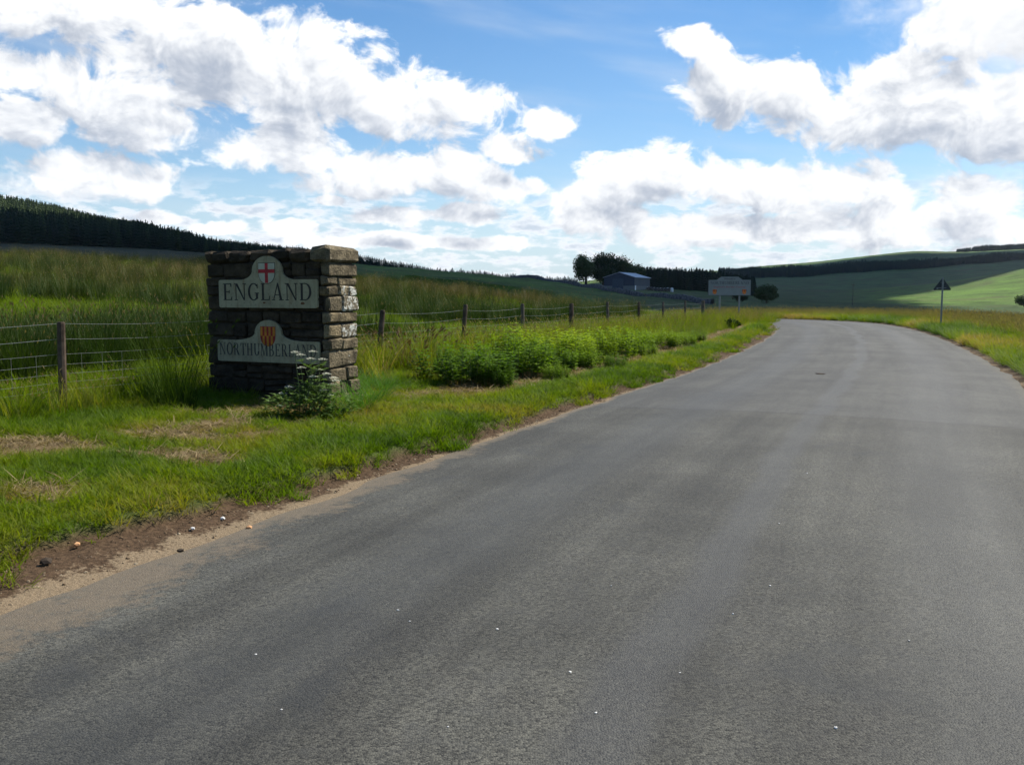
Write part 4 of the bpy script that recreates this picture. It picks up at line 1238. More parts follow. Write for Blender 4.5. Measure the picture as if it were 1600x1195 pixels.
# ------------------------------------------------------------------ wire fence
M_POST = plain('weathered_post', (0.085, 0.062, 0.045), 0.95, 0.1, var=0.45, scale=7, bump=0.6)
M_POST2 = plain('grey_post', (0.11, 0.09, 0.07), 0.95, 0.1, var=0.35, scale=7, bump=0.6)
M_WIRE = plain('galvanised_wire', (0.36, 0.36, 0.35), 0.45, 0.5, metal=0.6)
def build_fence():
    rr = random.Random(4)
    P0 = np.array([-2.5, 16.5])
    cos = 0.9083
    d0, dd = 16.5, 16.5 * 0.30 / 1.637
    root = empty('wire_fence', (P0[0], P0[1], gz(*P0)), 0)
    tag(root, 'post and wire stock fence running behind the monument along the field', 'fence')
    tops = []
    ns = list(range(-4, 9))
    for n in ns:
        y = d0 + n * dd; x = P0[0] + (y - d0) * 0.4604
        if n == -4: x, y = x, y
        z = gz(x, y)
        h = 1.10 + rr.uniform(-0.04, 0.05)
        if n == -2: h = 1.04
        lx, ly = rr.uniform(-0.04, 0.04), rr.uniform(-0.03, 0.03)
        if n == 0: lx = 0.13
        if n == 1: lx = 0.10
        rad = 0.085 if n == 8 else (0.065 if n in (3,) else 0.048)
        g = Geo()
        pts = [(x - P0[0] + lx * k, y - P0[1] + ly * k, z - root.location.z - 0.35 + (h + 0.35) * k) for k in (0, 0.35, 0.7, 0.985, 1.0)]
        g.tube(pts, [rad * 1.05, rad * 1.03, rad, rad * 0.97, rad * 0.80], 10)
        p = g.build('post', M_POST if n in (-4, -3, -2, -1, 0, 1, 3, 5) else M_POST2, root, smooth=False)
        tops.append((x + lx, y + ly, z, h))
    # strands: barbed top wire, a second wire and the netting lines
    for hi, hz in enumerate((1.02, 0.84, 0.66, 0.54, 0.43, 0.33, 0.24)):
        g = Geo()
        pts = []
        for a, b in zip(tops[:-1], tops[1:]):
            for k in range(6):
                u = k / 6
                sag = 0.16 * u * (1 - u) * (1.0 if hi < 2 else 0.45)
                pts.append((a[0] * (1 - u) + b[0] * u - P0[0] - 0.05 * 0.91, a[1] * (1 - u) + b[1] * u - P0[1] + 0.05 * .41, a[2] * (1 - u) + b[2] * u + hz - sag - root.location.z))
        e = tops[-1]; pts.append((e[0] - P0[0], e[1] - P0[1], e[2] + hz - root.location.z))
        g.tube(pts, 0.0024 if hi < 2 else 0.0019, 4)
        g.build('wire', M_WIRE, root)
    g = Geo()
    for a, b in zip(tops[:-1], tops[1:]):
        for k in range(1, 11):
            u = k / 11
            x, y, z = a[0] * (1 - u) + b[0] * u - P0[0] - 0.05 * .91, a[1] * (1 - u) + b[1] * u - P0[1] + 0.05 * .41, a[2] * (1 - u) + b[2] * u - root.location.z
            sag = 0.072 * u * (1 - u)
            g.tube([(x, y, z + 0.20 - sag), (x, y, z + 0.662 - sag)], 0.0011, 3, cap=False)
    o = g.build('netting', M_WIRE, root)
    o['kind'] = 'stuff'
build_fence()

# ------------------------------------------------------------------ road signs
M_SIGN_FRONT = plain('white_sign_face', (0.21, 0.225, 0.22), 0.45, 0.4, var=0.08, scale=3)
M_SIGN_TXT = plain('sign_text_dark', (0.02, 0.03, 0.035), 0.5, 0.4)
M_SIGN_RED = plain('sign_text_red', (0.30, 0.05, 0.06), 0.5, 0.4)
M_SIGN_ORANGE = plain('sign_orange', (0.62, 0.16, 0.02), 0.5, 0.4, var=0.3, scale=30)
M_STEEL = plain('galvanised_steel', (0.20, 0.21, 0.21), 0.5, 0.5, metal=0.5)
M_SIGN_BACK = plain('dark_sign_back', (0.045, 0.048, 0.05), 0.6, 0.3)

def small_text(txt, parent, xc, z, width, h, y, mat, name='lettering'):
    cu = bpy.data.curves.new('lettering', 'FONT')
    cu.body = txt; cu.align_x = 'CENTER'; cu.size = 1.0; cu.extrude = 0.0
    tmp = bpy.data.objects.new('lettering_curve', cu)
    COL.objects.link(tmp)
    bpy.context.view_layer.update()
    me = bpy.data.meshes.new_from_object(tmp.evaluated_get(bpy.context.evaluated_depsgraph_get()))
    bpy.data.objects.remove(tmp); bpy.data.curves.remove(cu)
    co = np.zeros(len(me.vertices) * 3); me.vertices.foreach_get('co', co); co = co.reshape(-1, 3)
    w = co[:, 0].max() - co[:, 0].min(); hh = co[:, 1].max() - co[:, 1].min()
    x = xc + (co[:, 0] - (co[:, 0].max() + co[:, 0].min()) / 2) / w * width
    zz = z + (co[:, 1] - co[:, 1].min()) / hh * h
    me.vertices.foreach_set('co', np.column_stack([x, np.full(len(x), y), zz]).astype(np.float32).ravel())
    me.materials.clear(); me.materials.append(mat); me.update()
    return link_mesh(name, me, parent)

def county_sign():
    Y = 45.0
    xl, xr = (1106 - CX) / F_PX * Y, (1170 - CX) / F_PX * Y
    xc, w = (xl + xr) / 2, (xr - xl) * 1.02
    zb, zt, zc = row_z(462, Y), row_z(437.5, Y), row_z(432.5, Y)
    z0 = gz(xc, Y)
    root = empty('county_sign', (xc, Y, z0), R(-6))
    tag(root, 'wide white roadside sign on two posts reading NORTHUMBERLAND with orange shields at the bend', 'sign')
    b, t, c = zb - z0, zt - z0, zc - z0
    g = Geo()
    g.prism([(-w / 2, b), (w / 2, b), (w / 2, t), (w * 0.30, t), (w * 0.20, c), (-w * 0.20, c), (-w * 0.30, t), (-w / 2, t)], -0.02, 0.02)
    bd = g.build('board', M_SIGN_FRONT, root)
    e = Geo()
    for (x0, z0_, x1, z1_) in ((-w / 2, b, w / 2, b + 0.02), (-w / 2, b + 0.02, -w / 2 + 0.02, t), (w / 2 - 0.02, b + 0.02, w / 2, t)):
        e.box((x0, -0.024, z0_), (x1, -0.0205, z1_))
    e.build('border', M_SIGN_BACK, bd)
    for px in (1123.5, 1153.5):
        x = (px - (1106 + 1170) / 2) / F_PX * Y
        g = Geo(); g.tube([(x, 0.06, -0.3), (x, 0.06, t - 0.05)], 0.045, 10); g.build('post', M_STEEL, root)
    H = t - b
    letters('NORTHUMBERLAND', root, -w * 0.45, w * 0.45, b + H * 0.72, H * 0.19, -0.021, M_SIGN_TXT, thick=0.004)
    small_text('Welcome to', root, 0, t + 0.02, w * 0.26, 0.085, -0.0225, M_SIGN_TXT)
    small_text("England's Border County", root, 0, b + H * 0.47, w * 0.74, H * 0.15, -0.0225, M_SIGN_RED)
    for sx in (-1, 1):
        I = (0, 0, 0, 0, sx * w * 0.345, b + H * 0.40, -0.021)
        x0, sw, sh = sx * w * 0.345, 0.20, 0.24
        g = Geo(); g.prism(ccw(shield_outline(x0, b + H * 0.40, sw, sh)), -0.026, -0.019); a = g.build('shield', M_SIGN_ORANGE, root)
        for i in (0, 2, 4):
            xa = x0 - sw / 2 + sw * i / 5
            g = Geo(); g.prism(ccw(rc(xa + 0.004, b + H * 0.40 - sh * 0.46, xa + sw / 5, b + H * 0.40 - 0.01)), -0.029, -0.024); g.build('pale', M_DRED, a)
county_sign()

def warning_sign():
    Y = 40.0
    x = (1469 - CX) / F_PX * Y
    z0 = gz(x, Y)
    root = empty('warning_sign', (x, Y, z0), R(-12))
    tag(root, 'back of a dark triangular warning sign on a single thin post in the outer verge', 'sign')
    zt, zb = row_z(434, Y) - z0, row_z(453.5, Y) - z0
    hw = 13.2 / F_PX * Y
    cut = 0.035
    tri = [(-hw + cut, zb), (hw - cut, zb), (hw - cut * .4, zb + cut * 1.4), (cut * .6, zt - cut * .8), (-cut * .6, zt - cut * .8), (-hw + cut * .4, zb + cut * 1.4)]
    g = Geo(); g.prism(tri, 0.05, 0.053); g.build('triangle_plate', M_SIGN_BACK, root)
    g = Geo(); g.tube([(0, 0, -0.4), (0, 0, zt + 0.02)], 0.038, 10); g.build('post', M_STEEL, root)
    for zz in (zb + 0.10, zb + 0.34):
        g = Geo(); g.box((-hw * 0.55 * (zt - zz) / (zt - zb), 0.036, zz - 0.015), (hw * 0.55 * (zt - zz) / (zt - zb), 0.049, zz + 0.015)); g.build('clamp_rail', M_STEEL, root)
    g = Geo(); g.box((-hw * 0.62, 0.045, zb + 0.05), (-hw * 0.44, 0.0495, zb + 0.12)); g.build('sticker', M_SIGN_FRONT, root)
warning_sign()

# ------------------------------------------------------------------ weeds round the monument and along the verge
def leaf(g, p, d, up, L_, W_, fold=0.25):
    d = Vector(d).normalized(); s = d.cross(Vector(up))
    if s.length < 1e-4: s = d.orthogonal()
    s.normalize(); n = s.cross(d)
    p = Vector(p)
    m1 = p + d * L_ * 0.45 - n * L_ * 0.02
    tip = p + d * L_ - n * L_ * 0.18
    a = p + d * L_ * 0.38 + s * W_ + n * W_ * fold; b = p + d * L_ * 0.38 - s * W_ + n * W_ * fold
    g.add([p, a, tip, m1, b], [(0, 1, 3), (1, 2, 3), (0, 3, 4), (3, 2, 4)])

def nettle_mesh(seed, rad, h, n):
    r = random.Random(seed)
    gl, gs = Geo(), Geo()
    for k in range(n):
        a = r.uniform(0, 6.28); d = rad * math.sqrt(r.random())
        b = Vector((d * math.cos(a), d * math.sin(a) * 0.75, 0))
        H = h * r.uniform(0.72, 1.12) * (1 - 0.38 * (d / rad) ** 2)
        ln = Vector((math.cos(a) * d / rad * 0.25 + r.gauss(0, .06), math.sin(a) * d / rad * 0.25 + r.gauss(0, .06), 1))
        gs.tube([b - Vector((0, 0, 0.05)), b + ln * H * 0.5, b + ln * H], [0.004, 0.0035, 0.002], 4, cap=False)
        ph = r.uniform(0, 3.14)
        for j in range(9):
            u = 0.22 + 0.78 * j / 8
            p = b + ln * H * u
            ph += math.pi / 2 + r.gauss(0, 0.2)
            L_ = 0.115 * (1.15 - 0.55 * u) * r.uniform(0.8, 1.25)
            for q in (0, math.pi):
                dr = Vector((math.cos(ph + q), math.sin(ph + q), r.uniform(-0.1, 0.55)))
                leaf(gl, p, dr, (0, 0, 1), L_ * 1.15, L_ * 0.36)
    return gl, gs

def nettles():
    protos = []
    for i in range(4):
        gl, gs = nettle_mesh(40 + i, 0.68, 0.78, 85)
        ml = bpy.data.meshes.new('foliage'); ml.from_pydata(gl.v, [], gl.f); ml.materials.append(M_NETTLE)
        ms = bpy.data.meshes.new('stems'); ms.from_pydata(gs.v, [], gs.f); ms.materials.append(M_STEM)
        protos.append((ml, ms))
    spots = [(726, 594, 1.08), (762, 578, 0.80), (800, 583, 0.98), (838, 566, 0.62), (850, 577, 0.80), (884, 565, 0.98), (912, 569, 0.70), (930, 552, 0.66), (946, 560, 0.90),
             (985, 549, 0.82), (1004, 552, 0.55), (1030, 541, 0.78), (1066, 538, 0.56), (1082, 531, 0.62), (806, 560, 0.92), (890, 546, 0.7), (700, 585, 0.5), (775, 598, 0.45), (868, 586, 0.42), (960, 569, 0.4)]
    r = random.Random(9)
    for i, (px, py, sc) in enumerate(spots):
        d = ray(px, py); k = (0.22 - EYE) / d[2]
        x, y = d[0] * k, d[1] * k
        root = empty('nettle_clump', (x, y, gz(x, y)), r.uniform(0, 6.28))
        first = i == 0
        tag(root, 'large dark rounded nettle clump at the end of the leafy row by the cut grass' if first else ('small low nettle clump straggling at the edge of the taller nettle row' if sc < 0.6 else 'bright green leafy nettle clump in the row between the cut grass and the fence'), 'nettles', 'small nettle clumps along the verge' if sc < 0.6 else 'nettle clumps in a row along the verge')
        a, b = protos[i % 4]
        for me, nm in ((a, 'foliage'), (b, 'stems')):
            o = link_mesh(nm, me, root); o.scale = (sc * r.uniform(.95, 1.1),) * 2 + (sc * r.uniform(0.75, 1.15),)
nettles()

def umbel_weed():
    """straggling cow parsley in front of the monument's corner"""
    r = random.Random(31)
    d = ray(492, 652); k = (0.17 - EYE) / d[2]
    x0, y0 = d[0] * k, d[1] * k
    root = empty('cow_parsley', (x0, y0, gz(x0, y0)), 0)
    tag(root, 'straggling cow parsley with cream flower heads in front of the monument corner', 'weed')
    gl, gst, fl = Geo(), Geo(), []
    scale = y0 / F_PX
    heads = [(466, 548), (470, 553), (483, 560), (474, 572), (492, 586), (499, 577), (513, 582), (524, 594), (518, 600), (508, 607), (516, 617), (445, 612), (470, 622), (520, 590), (505, 560), (489, 548), (440, 632), (455, 602)]
    for (px, py) in heads:
        tx = (px - 492) * scale; tz = (652 - py) * scale
        tip = Vector((tx, r.uniform(-0.10, 0.12), max(0.08, tz)))
        b = Vector((r.uniform(-0.18, 0.18) + tx * 0.2, r.uniform(-0.1, 0.1), -0.03))
        mid = (b + tip) / 2 + Vector((r.uniform(-.05, .05) - 0.05 * tx, r.uniform(-.05, .05), 0.05))
        gst.tube([b, (b * .5 + mid * .5) + Vector((0.01, 0, .01)), mid, (mid + tip) / 2, tip], [0.006, 0.0055, 0.005, 0.004, 0.003], 5)
        g = Geo()
        for q in range(9):                     # an umbel: rays carrying small flower discs
            a = q * 2.4; rr = 0.045 * math.sqrt(q / 9) * 1.2
            c = tip + Vector((rr * math.cos(a), rr * math.sin(a), 0.02 - 6 * rr * rr))
            g.tube([tip, c], 0.0012, 3, cap=False)
            for j in range(5):
                aa = j * 1.2566 + a
                e = c + Vector((0.016 * math.cos(aa), 0.016 * math.sin(aa), 0.002))
                e2 = c + Vector((0.016 * math.cos(aa + .9), 0.016 * math.sin(aa + .9), 0.002))
                g.add([c + Vector((0, 0, .003)), e, e2], [(0, 1, 2)])
        fl.append(g)
        for j in range(7):
            u = r.uniform(0.12, 0.9)
            p = b.lerp(mid, u * 2) if u < 0.5 else mid.lerp(tip, u * 2 - 1)
            a = r.uniform(0, 6.28)
            fr = Vector((math.cos(a), math.sin(a), r.uniform(-.1, .6))).normalized()
            for q in range(1, 5):
                pp = p + fr * 0.036 * q
                for sgn in (-1, 1):
                    leaf(gl, pp, fr + fr.cross(Vector((0, 0, 1))) * sgn * 1.1, (0, 0, 1), 0.06 * (1.2 - q * .16), 0.015)
            leaf(gl, p + fr * .15, fr, (0, 0, 1), 0.06, 0.015)
    # leafy base
    for q in range(700):
        a = r.uniform(0, 6.28); dd = 0.40 * math.sqrt(r.random())
        p = Vector((dd * math.cos(a) * 1.3 - 0.05, dd * math.sin(a) * 0.7, r.uniform(0.0, 0.40) * (1 - dd)))
        leaf(gl, p, (math.cos(a + r.gauss(0, .8)), math.sin(a), r.uniform(-.2, .7)), (0, 0, 1), r.uniform(.05, .11), r.uniform(.014, .028))
    gst.build('stems', M_STEM, root)
    gl.build('foliage', M_WEED, root)
    for g in fl: g.build('flower_head', M_FLOWER, root)
umbel_weed()

def grass_clumps():
    """long lush tufts beside the monument"""
    mes = [blade_mesh('blades', 150, 0.40, 0.45, 0.009, 0.16, 0.45, 0.75, 4, M_LONG, 700 + i) for i in range(3)]
    for i, (px, py, sc) in enumerate([(560, 640, 1.0), (585, 628, 0.9), (545, 622, 1.0), (600, 612, 0.7), (528, 648, 0.75), (572, 610, 0.8)]):
        d = ray(px, py); k = (0.17 - EYE) / d[2]
        x, y = d[0] * k, d[1] * k
        o = link_mesh('grass_tussock', mes[i % 3], None, (x, y, gz(x, y) - 0.01), (0, 0, i * 1.3), (sc, sc, sc))
        tag(o, 'long lush green grass tussock beside the sunlit end of the monument', 'grass tussock', 'grass tussocks beside the monument')
    dk = blade_mesh('blades', 120, 0.62, 0.35, 0.010, 0.22, 0.40, 0.3, 3, M_DOCK, 77, tip=(0.12, 0.014, 0.6), tip_mat=M_DOCK)
    d = ray(640, 580); k = (0.22 - EYE) / d[2]; x, y = d[0] * k, d[1] * k
    o = link_mesh('dead_dock', dk, None, (x, y, gz(x, y)), (0, 0, 0.4))
    tag(o, 'reddish brown withered dock stalks between the monument and the nettles', 'weed')
grass_clumps()

def near_rushes():
    mes = [blade_mesh('rush_stems', 260, 0.95, 0.32, 0.007, 0.26, 0.26, 0.18, 4, M_RUSH_O, 800 + i, tip=(0.07, 0.009, 0.25), tip_mat=M_RUSH_O) for i in range(4)]
    spots = [(272, 622, 1.0, 'large dark rush clump just behind the fence at the shaded end of the monument'), (175, 600, 0.9, None), (205, 585, 0.8, None), (150, 570, 0.9, None), (240, 575, 0.85, None), (40, 575, 0.85, None),
             (20, 600, 0.75, None), (300, 560, 0.8, None), (120, 545, 0.8, None), (185, 535, 0.85, None), (60, 545, 0.7, None)]
    r = random.Random(3)
    for i, (px, py, sc, lab) in enumerate(spots):
        d = ray(px, py); k = (0.33 - EYE) / d[2]
        x, y = d[0] * k, d[1] * k
        o = link_mesh('rush_clump', mes[i % 4], None, (x, y, gz(x, y) - 0.02), (0, 0, r.uniform(0, 6)), (sc, sc, sc * r.uniform(.85, 1.05)))
        tag(o, lab or 'upright green rush clump growing by the fence beyond the shaded end of the monument', 'rush clump', 'rush clumps by the fence')
near_rushes()

def leafy_ball(name, rad, h, n, size, seed, mat, lumps=5, hollow=0.35):
    """crown made of leaf-sized faces spread through several overlapping lobes"""
    r = random.Random(seed); g = Geo()
    lob = []
    for i in range(lumps):
        a = r.uniform(0, 6.28); d = r.uniform(0.25, 0.62) * rad
        lob.append((Vector((d * math.cos(a), d * math.sin(a), h * r.uniform(0.25, 0.72))), r.uniform(0.38, 0.58) * rad, r.uniform(0.20, 0.32) * h))
    lob.append((Vector((0, 0, h * 0.5)), rad * 0.62, h * 0.47))
    for k in range(n):
        c, rr, rh = r.choice(lob)
        v = Vector((r.gauss(0, 1), r.gauss(0, 1), r.gauss(0, 1))).normalized()
        q = (hollow + (1 - hollow) * r.random()) ** 0.6 * (1 + r.gauss(0, 0.06))
        p = c + Vector((v.x * rr, v.y * rr, v.z * rh)) * q
        if p.z < 0.02 * h: continue
        d = Vector((r.gauss(0, 1), r.gauss(0, 1), r.gauss(0, .6))).normalized()
        s = size * r.uniform(0.6, 1.4)
        leaf(g, p, d, v, s, s * 0.42)
    me = bpy.data.meshes.new(name); me.from_pydata(g.v, [], g.f); me.materials.append(mat)
    return me

def verge_shrub():
    d = ray(1145, 512); k = (0.2 - EYE) / d[2]; x, y = d[0] * k, d[1] * k
    me = leafy_ball('foliage', 0.34, 0.46, 900, 0.09, 5, M_SHRUB, 4)
    root = empty('small_shrub', (x, y, gz(x, y)), 0)
    tag(root, 'small dark rounded shrub below the county sign by the road', 'shrub')
    link_mesh('foliage', me, root)
    g = Geo(); g.tube([(0, 0, -0.1), (0.01, 0, 0.25)], [0.03, 0.012], 6); g.build('stem', M_BARK, root)
verge_shrub()

def sign_flowers():
    n = 130
    X = RNG.uniform(10.0, 13.2, n); Y = 45 + RNG.normal(0.6, 1.6, n)
    s, t = nearest(X, Y)
    k = t > 0.9
    X, Y, s, t = X[k], Y[k], s[k], t[k]
    Z = ground(X, Y, (s, t)); n = len(X)
    scatter('pale_tall_grass', np.column_stack([X, Y, Z]), RNG.uniform(0, 6.28, n), RNG.uniform(0.55, 0.95, n), RNG.integers(0, 4, n), 0.75 + RNG.normal(0, 0.2, n), TALL_SEED,
            'pale seeding grass and flowers round the posts of the county sign', 'grass', 0.12)
    # low continuous grass of the inner verge below it
    n = 1800
    s = RNG.uniform(20, 52, n); t = RNG.uniform(1.8, 5.0, n)
    X, Y = edge_pt(s, t)
    k = RNG.random(n) < 0.75
    X, Y, s, t = X[k], Y[k], s[k], t[k]; n = len(X)
    scatter('verge_long_grass', np.column_stack([X, Y, ground(X, Y, (s, t))]), RNG.uniform(0, 6.28, n), RNG.uniform(0.45, 0.85, n) * (0.6 + 0.4 * ss(1.8, 3.2, t)), RNG.integers(0, 4, n), 0.42 + RNG.normal(0, 0.2, n), TALL,
            'long green grass on the inner verge between the fence and the mown strip', 'grass', 0.12)
sign_flowers()

# ------------------------------------------------------------------ litter and stones
M_PEB = plain('pale_stone', (0.62, 0.60, 0.56), 0.8, 0.2)
M_PEB2 = plain('orange_stone', (0.46, 0.25, 0.12), 0.8, 0.2)
M_CLOD = plain('mud', (0.05, 0.038, 0.028), 0.95, 0.1, var=0.4, scale=20)
def pebble(name, px, py, size, mat, label, group=None, flat=0.6, z=0.02, cat='stone'):
    d = ray(px, py); k = (z - EYE) / d[2]; x, y = d[0] * k, d[1] * k
    s, t = nearest([x], [y])
    bm = bmesh.new(); bmesh.ops.create_icosphere(bm, subdivisions=1, radius=1)
    r = random.Random(int(px * 7 + py))
    for v in bm.verts: v.co *= r.uniform(0.75, 1.2)
    bmesh.ops.scale(bm, vec=(size, size * r.uniform(.6, 1), size * flat), verts=bm.verts)
    me = bpy.data.meshes.new(name); bm.to_mesh(me); bm.free(); me.materials.append(mat)
    zz = gz(x, y) + 0.012 if t[0] > 0 else float(z_road(s)[0] + 0.056 * (1 - ((-t[0] - 3) / 3) ** 2))
    o = link_mesh(name, me, None, (x, y, zz + size * flat * 0.5), (0, 0, r.uniform(0, 6)))
    return tag(o, label, cat, group)
pebble('pebble', 301, 826, 0.020, M_PEB, 'small white stone on the bare brown soil by a dark scrap', None)
pebble('pebble', 348, 810, 0.021, M_PEB, 'small white stone on the bare soil tight against the turf edge', None)
pebble('pebble', 389, 821, 0.024, M_PEB2, 'orange stone lying on the bare soil beside the asphalt', None)
pebble('pebble', 120, 857, 0.028, M_PEB2, 'tan stone on the brown soil under the overhanging turf edge', None)
pebble('clod', 72, 883, 0.035, M_CLOD, 'dark earth clod on the bare reddish soil strip', None, cat='clod')
pebble('clod', 281, 857, 0.026, M_CLOD, 'flat dark earth clod on the sandy edge of the soil strip', None, cat='clod')
pebble('mud_pat', 1282, 587, 0.12, M_CLOD, 'flattened dark mud pat on the road before the bend', None, 0.10, cat='mud')
for (px, py) in ((622, 962), (400, 1030), (931, 1128), (1203, 925), (640, 980), (777, 994), (1145, 970), (1062, 1064), (1261, 746), (1217, 826), (891, 1063), (440, 1120), (1305, 1150), (955, 925), (700, 1150), (1420, 1010)):
    pebble('road_chipping', px, py, 0.0055 + 0.0035 * ((px * 13 + py) % 10) / 10, M_PEB, 'tiny pale chipping lying loose on the asphalt', 'pale chippings scattered on the road')
# crumbs of earth along the broken turf edge
def crumbs():
    bm = bmesh.new(); bmesh.ops.create_icosphere(bm, subdivisions=1, radius=1)
    mes = []
    for i in range(3):
        b2 = bm.copy(); r = random.Random(60 + i)
        for v in b2.verts: v.co = Vector((v.co.x * r.uniform(.7, 1.3), v.co.y * r.uniform(.7, 1.3), v.co.z * r.uniform(.4, .9)))
        me = bpy.data.meshes.new('crumb'); b2.to_mesh(me); b2.free(); mes.append(me)
    bm.free()
    q = NT('crumb_earth')
    f = q.attr('tint', 'INSTANCER')
    mt = q.finish(q.principled(ramp_cols(q, f, [(0, (0.045, 0.030, 0.018)), (0.6, (0.13, 0.088, 0.052)), (1, (0.30, 0.24, 0.16))]), 0.95, 0.1))
    for me in mes: me.materials.append(mt)
    n = 9000
    s = -9 + 40 * RNG.random(n) ** 1.6; w = soil_w(s)
    t = w * np.abs(RNG.normal(0.75, 0.35, n))
    k = t < w + 0.05
    s, t, w = s[k], t[k], w[k]
    X, Y = edge_pt(s, t); n = len(X)
    Z = ground(X, Y, (s, np.maximum(t, 1e-6))) + (fbm(X * 7, Y * 7, 3) - 0.5) * 0.02
    scatter('earth_crumbs', np.column_stack([X, Y, Z]), RNG.uniform(0, 6.28, n), 0.003 + 0.012 * RNG.random(n) ** 3, RNG.integers(0, 3, n), 0.55 - 0.5 * t / w + RNG.normal(0.1, 0.2, n) + 0.25, mes,
            'loose crumbs of earth and grit along the broken edge of the turf', 'earth', 0.5)
crumbs()

# ------------------------------------------------------------------ trees
def conifer_mesh(name, mat, seed, tiers=9, h=1.0, rad=0.17):
    r = random.Random(seed); g = Geo()
    g.tube([(0, 0, -0.05), (0, 0, h * 0.9)], [0.014, 0.004], 5)
    for i in range(tiers):
        u = i / (tiers - 1)
        z = h * (0.06 + 0.88 * u); R_ = rad * (1 - u) ** 0.85 + 0.012
        nb = 9 if u < 0.6 else 6
        a0 = r.uniform(0, 6.28)
        for k in range(nb):
            a = a0 + 6.283 * k / nb + r.gauss(0, .12); L_ = R_ * r.uniform(0.75, 1.2); wd = 0.36 * R_ + 0.012
            d = Vector((math.cos(a), math.sin(a), 0)); s = Vector((-math.sin(a), math.cos(a), 0))
            b = Vector((0, 0, z + h * 0.085)); m_ = d * L_ * 0.6 + Vector((0, 0, z + 0.015)); t_ = d * L_ + Vector((0, 0, z - h * 0.02 * r.uniform(.5, 1.8)))
            g.add([b, m_ + s * wd, t_, m_ - s * wd, m_ + Vector((0, 0, 0.03))], [(0, 1, 4), (1, 2, 4), (0, 4, 3), (4, 2, 3)])
    g.add([(0.01, 0, h * .9), (-.006, .009, h * .9), (-.006, -.009, h * .9), (0, 0, h)], [(0, 1, 3), (1, 2, 3), (2, 0, 3)])
    me = bpy.data.meshes.new(name); me.from_pydata(g.v, [], g.f); me.materials.append(mat)
    return me
CON = [conifer_mesh('spruce', M_CONIFER, 900 + i, rad=0.16 + 0.02 * i) for i in range(4)]
CON_O = [conifer_mesh('spruce_single', M_CONIFER_O, 950 + i, rad=0.19 + 0.02 * i) for i in range(4)]

def wood(name, label, px_rng, d_fn, n, h_fn, tint0):
    px = RNG.uniform(px_rng[0], px_rng[1], n)
    lo, hi = d_fn(px)
    D = np.sqrt(RNG.uniform(lo ** 2, hi ** 2))
    X = (px - CX) / F_PX * D
    k = lo < hi
    X, D, px = X[k], D[k], px[k]
    Z = ground(X, D, (np.zeros_like(X), np.full_like(X, 1e3)))
    h = h_fn(px, D) * RNG.uniform(0.82, 1.12, len(X))
    return scatter(name, np.column_stack([X, D, Z - 0.3]), RNG.uniform(0, 6.28, len(X)), np.column_stack([h * 1.15, h * 1.15, h]), RNG.integers(0, 4, len(X)),
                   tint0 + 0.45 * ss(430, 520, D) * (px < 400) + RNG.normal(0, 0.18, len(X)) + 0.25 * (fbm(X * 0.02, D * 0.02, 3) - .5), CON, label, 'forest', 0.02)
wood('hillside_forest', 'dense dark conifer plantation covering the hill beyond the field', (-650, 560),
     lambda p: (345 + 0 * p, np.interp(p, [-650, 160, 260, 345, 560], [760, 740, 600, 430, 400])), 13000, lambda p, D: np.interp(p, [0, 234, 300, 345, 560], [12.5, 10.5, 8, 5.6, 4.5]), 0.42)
wood('farm_plantation', 'dark belt of conifers behind the barn', (1000, 1178), lambda p: (372 + 0 * p, 420 + 0 * p), 1100, lambda p, D: np.interp(p, [1000, 1110, 1178], [8.6, 9.0, 8.0]), 0.2)
wood('valley_forest', 'dark band of forest running across the far hillside', (1120, 1800), lambda p: (1300 + 90 * fbm(p * 0.02, p * 0 + 4, 4), np.interp(p, [1120, 1220, 1400, 1600, 1800], [1620, 1600, 1470, 1450, 1450])), 7000, lambda p, D: np.interp(p, [1100, 1300, 1600], [13, 10, 9]) * (0.6 + 0.8 * fbm(p * 0.04, D * 0.01, 3)), 0.3)
wood('hilltop_forest', 'dark plantation along the top of the far hill', (1488, 1900), lambda p: (1900 - 60 * fbm(p * 0.03, p * 0, 3), 2050 + 0 * p), 3500, lambda p, D: np.interp(p, [1488, 1540, 1900], [6, 11, 12]) * (0.7 + 0.6 * fbm(p * 0.05, D * 0.01, 3)), 0.3)

def ridge_spruces():
    r = random.Random(17)
    tops = [(548, 394), (602, 405), (657, 415), (695, 421), (745, 426), (820, 432), (900, 433)]
    n = 0
    px = 550.0
    while px < 900:
        D = r.uniform(395, 430)
        X = (px - CX) / F_PX * D
        z = gz(X, D)
        top = float(np.interp(px, [a for a, b in tops], [b for a, b in tops])) + r.gauss(0, 1.0)
        h = row_z(top, D) - z
        if h < 2.0: h = r.uniform(2.0, 3.0)
        o = link_mesh('spruce_tree', CON_O[n % 4], None, (X, D, z - 0.1), (0, 0, r.uniform(0, 6)), (h * 2.3, h * 2.3, h))
        tag(o, 'small dark spruce standing in the line of trees along the field ridge', 'tree', 'spruces along the field ridge')
        px += r.uniform(1.3, 3.3); n += 1
ridge_spruces()

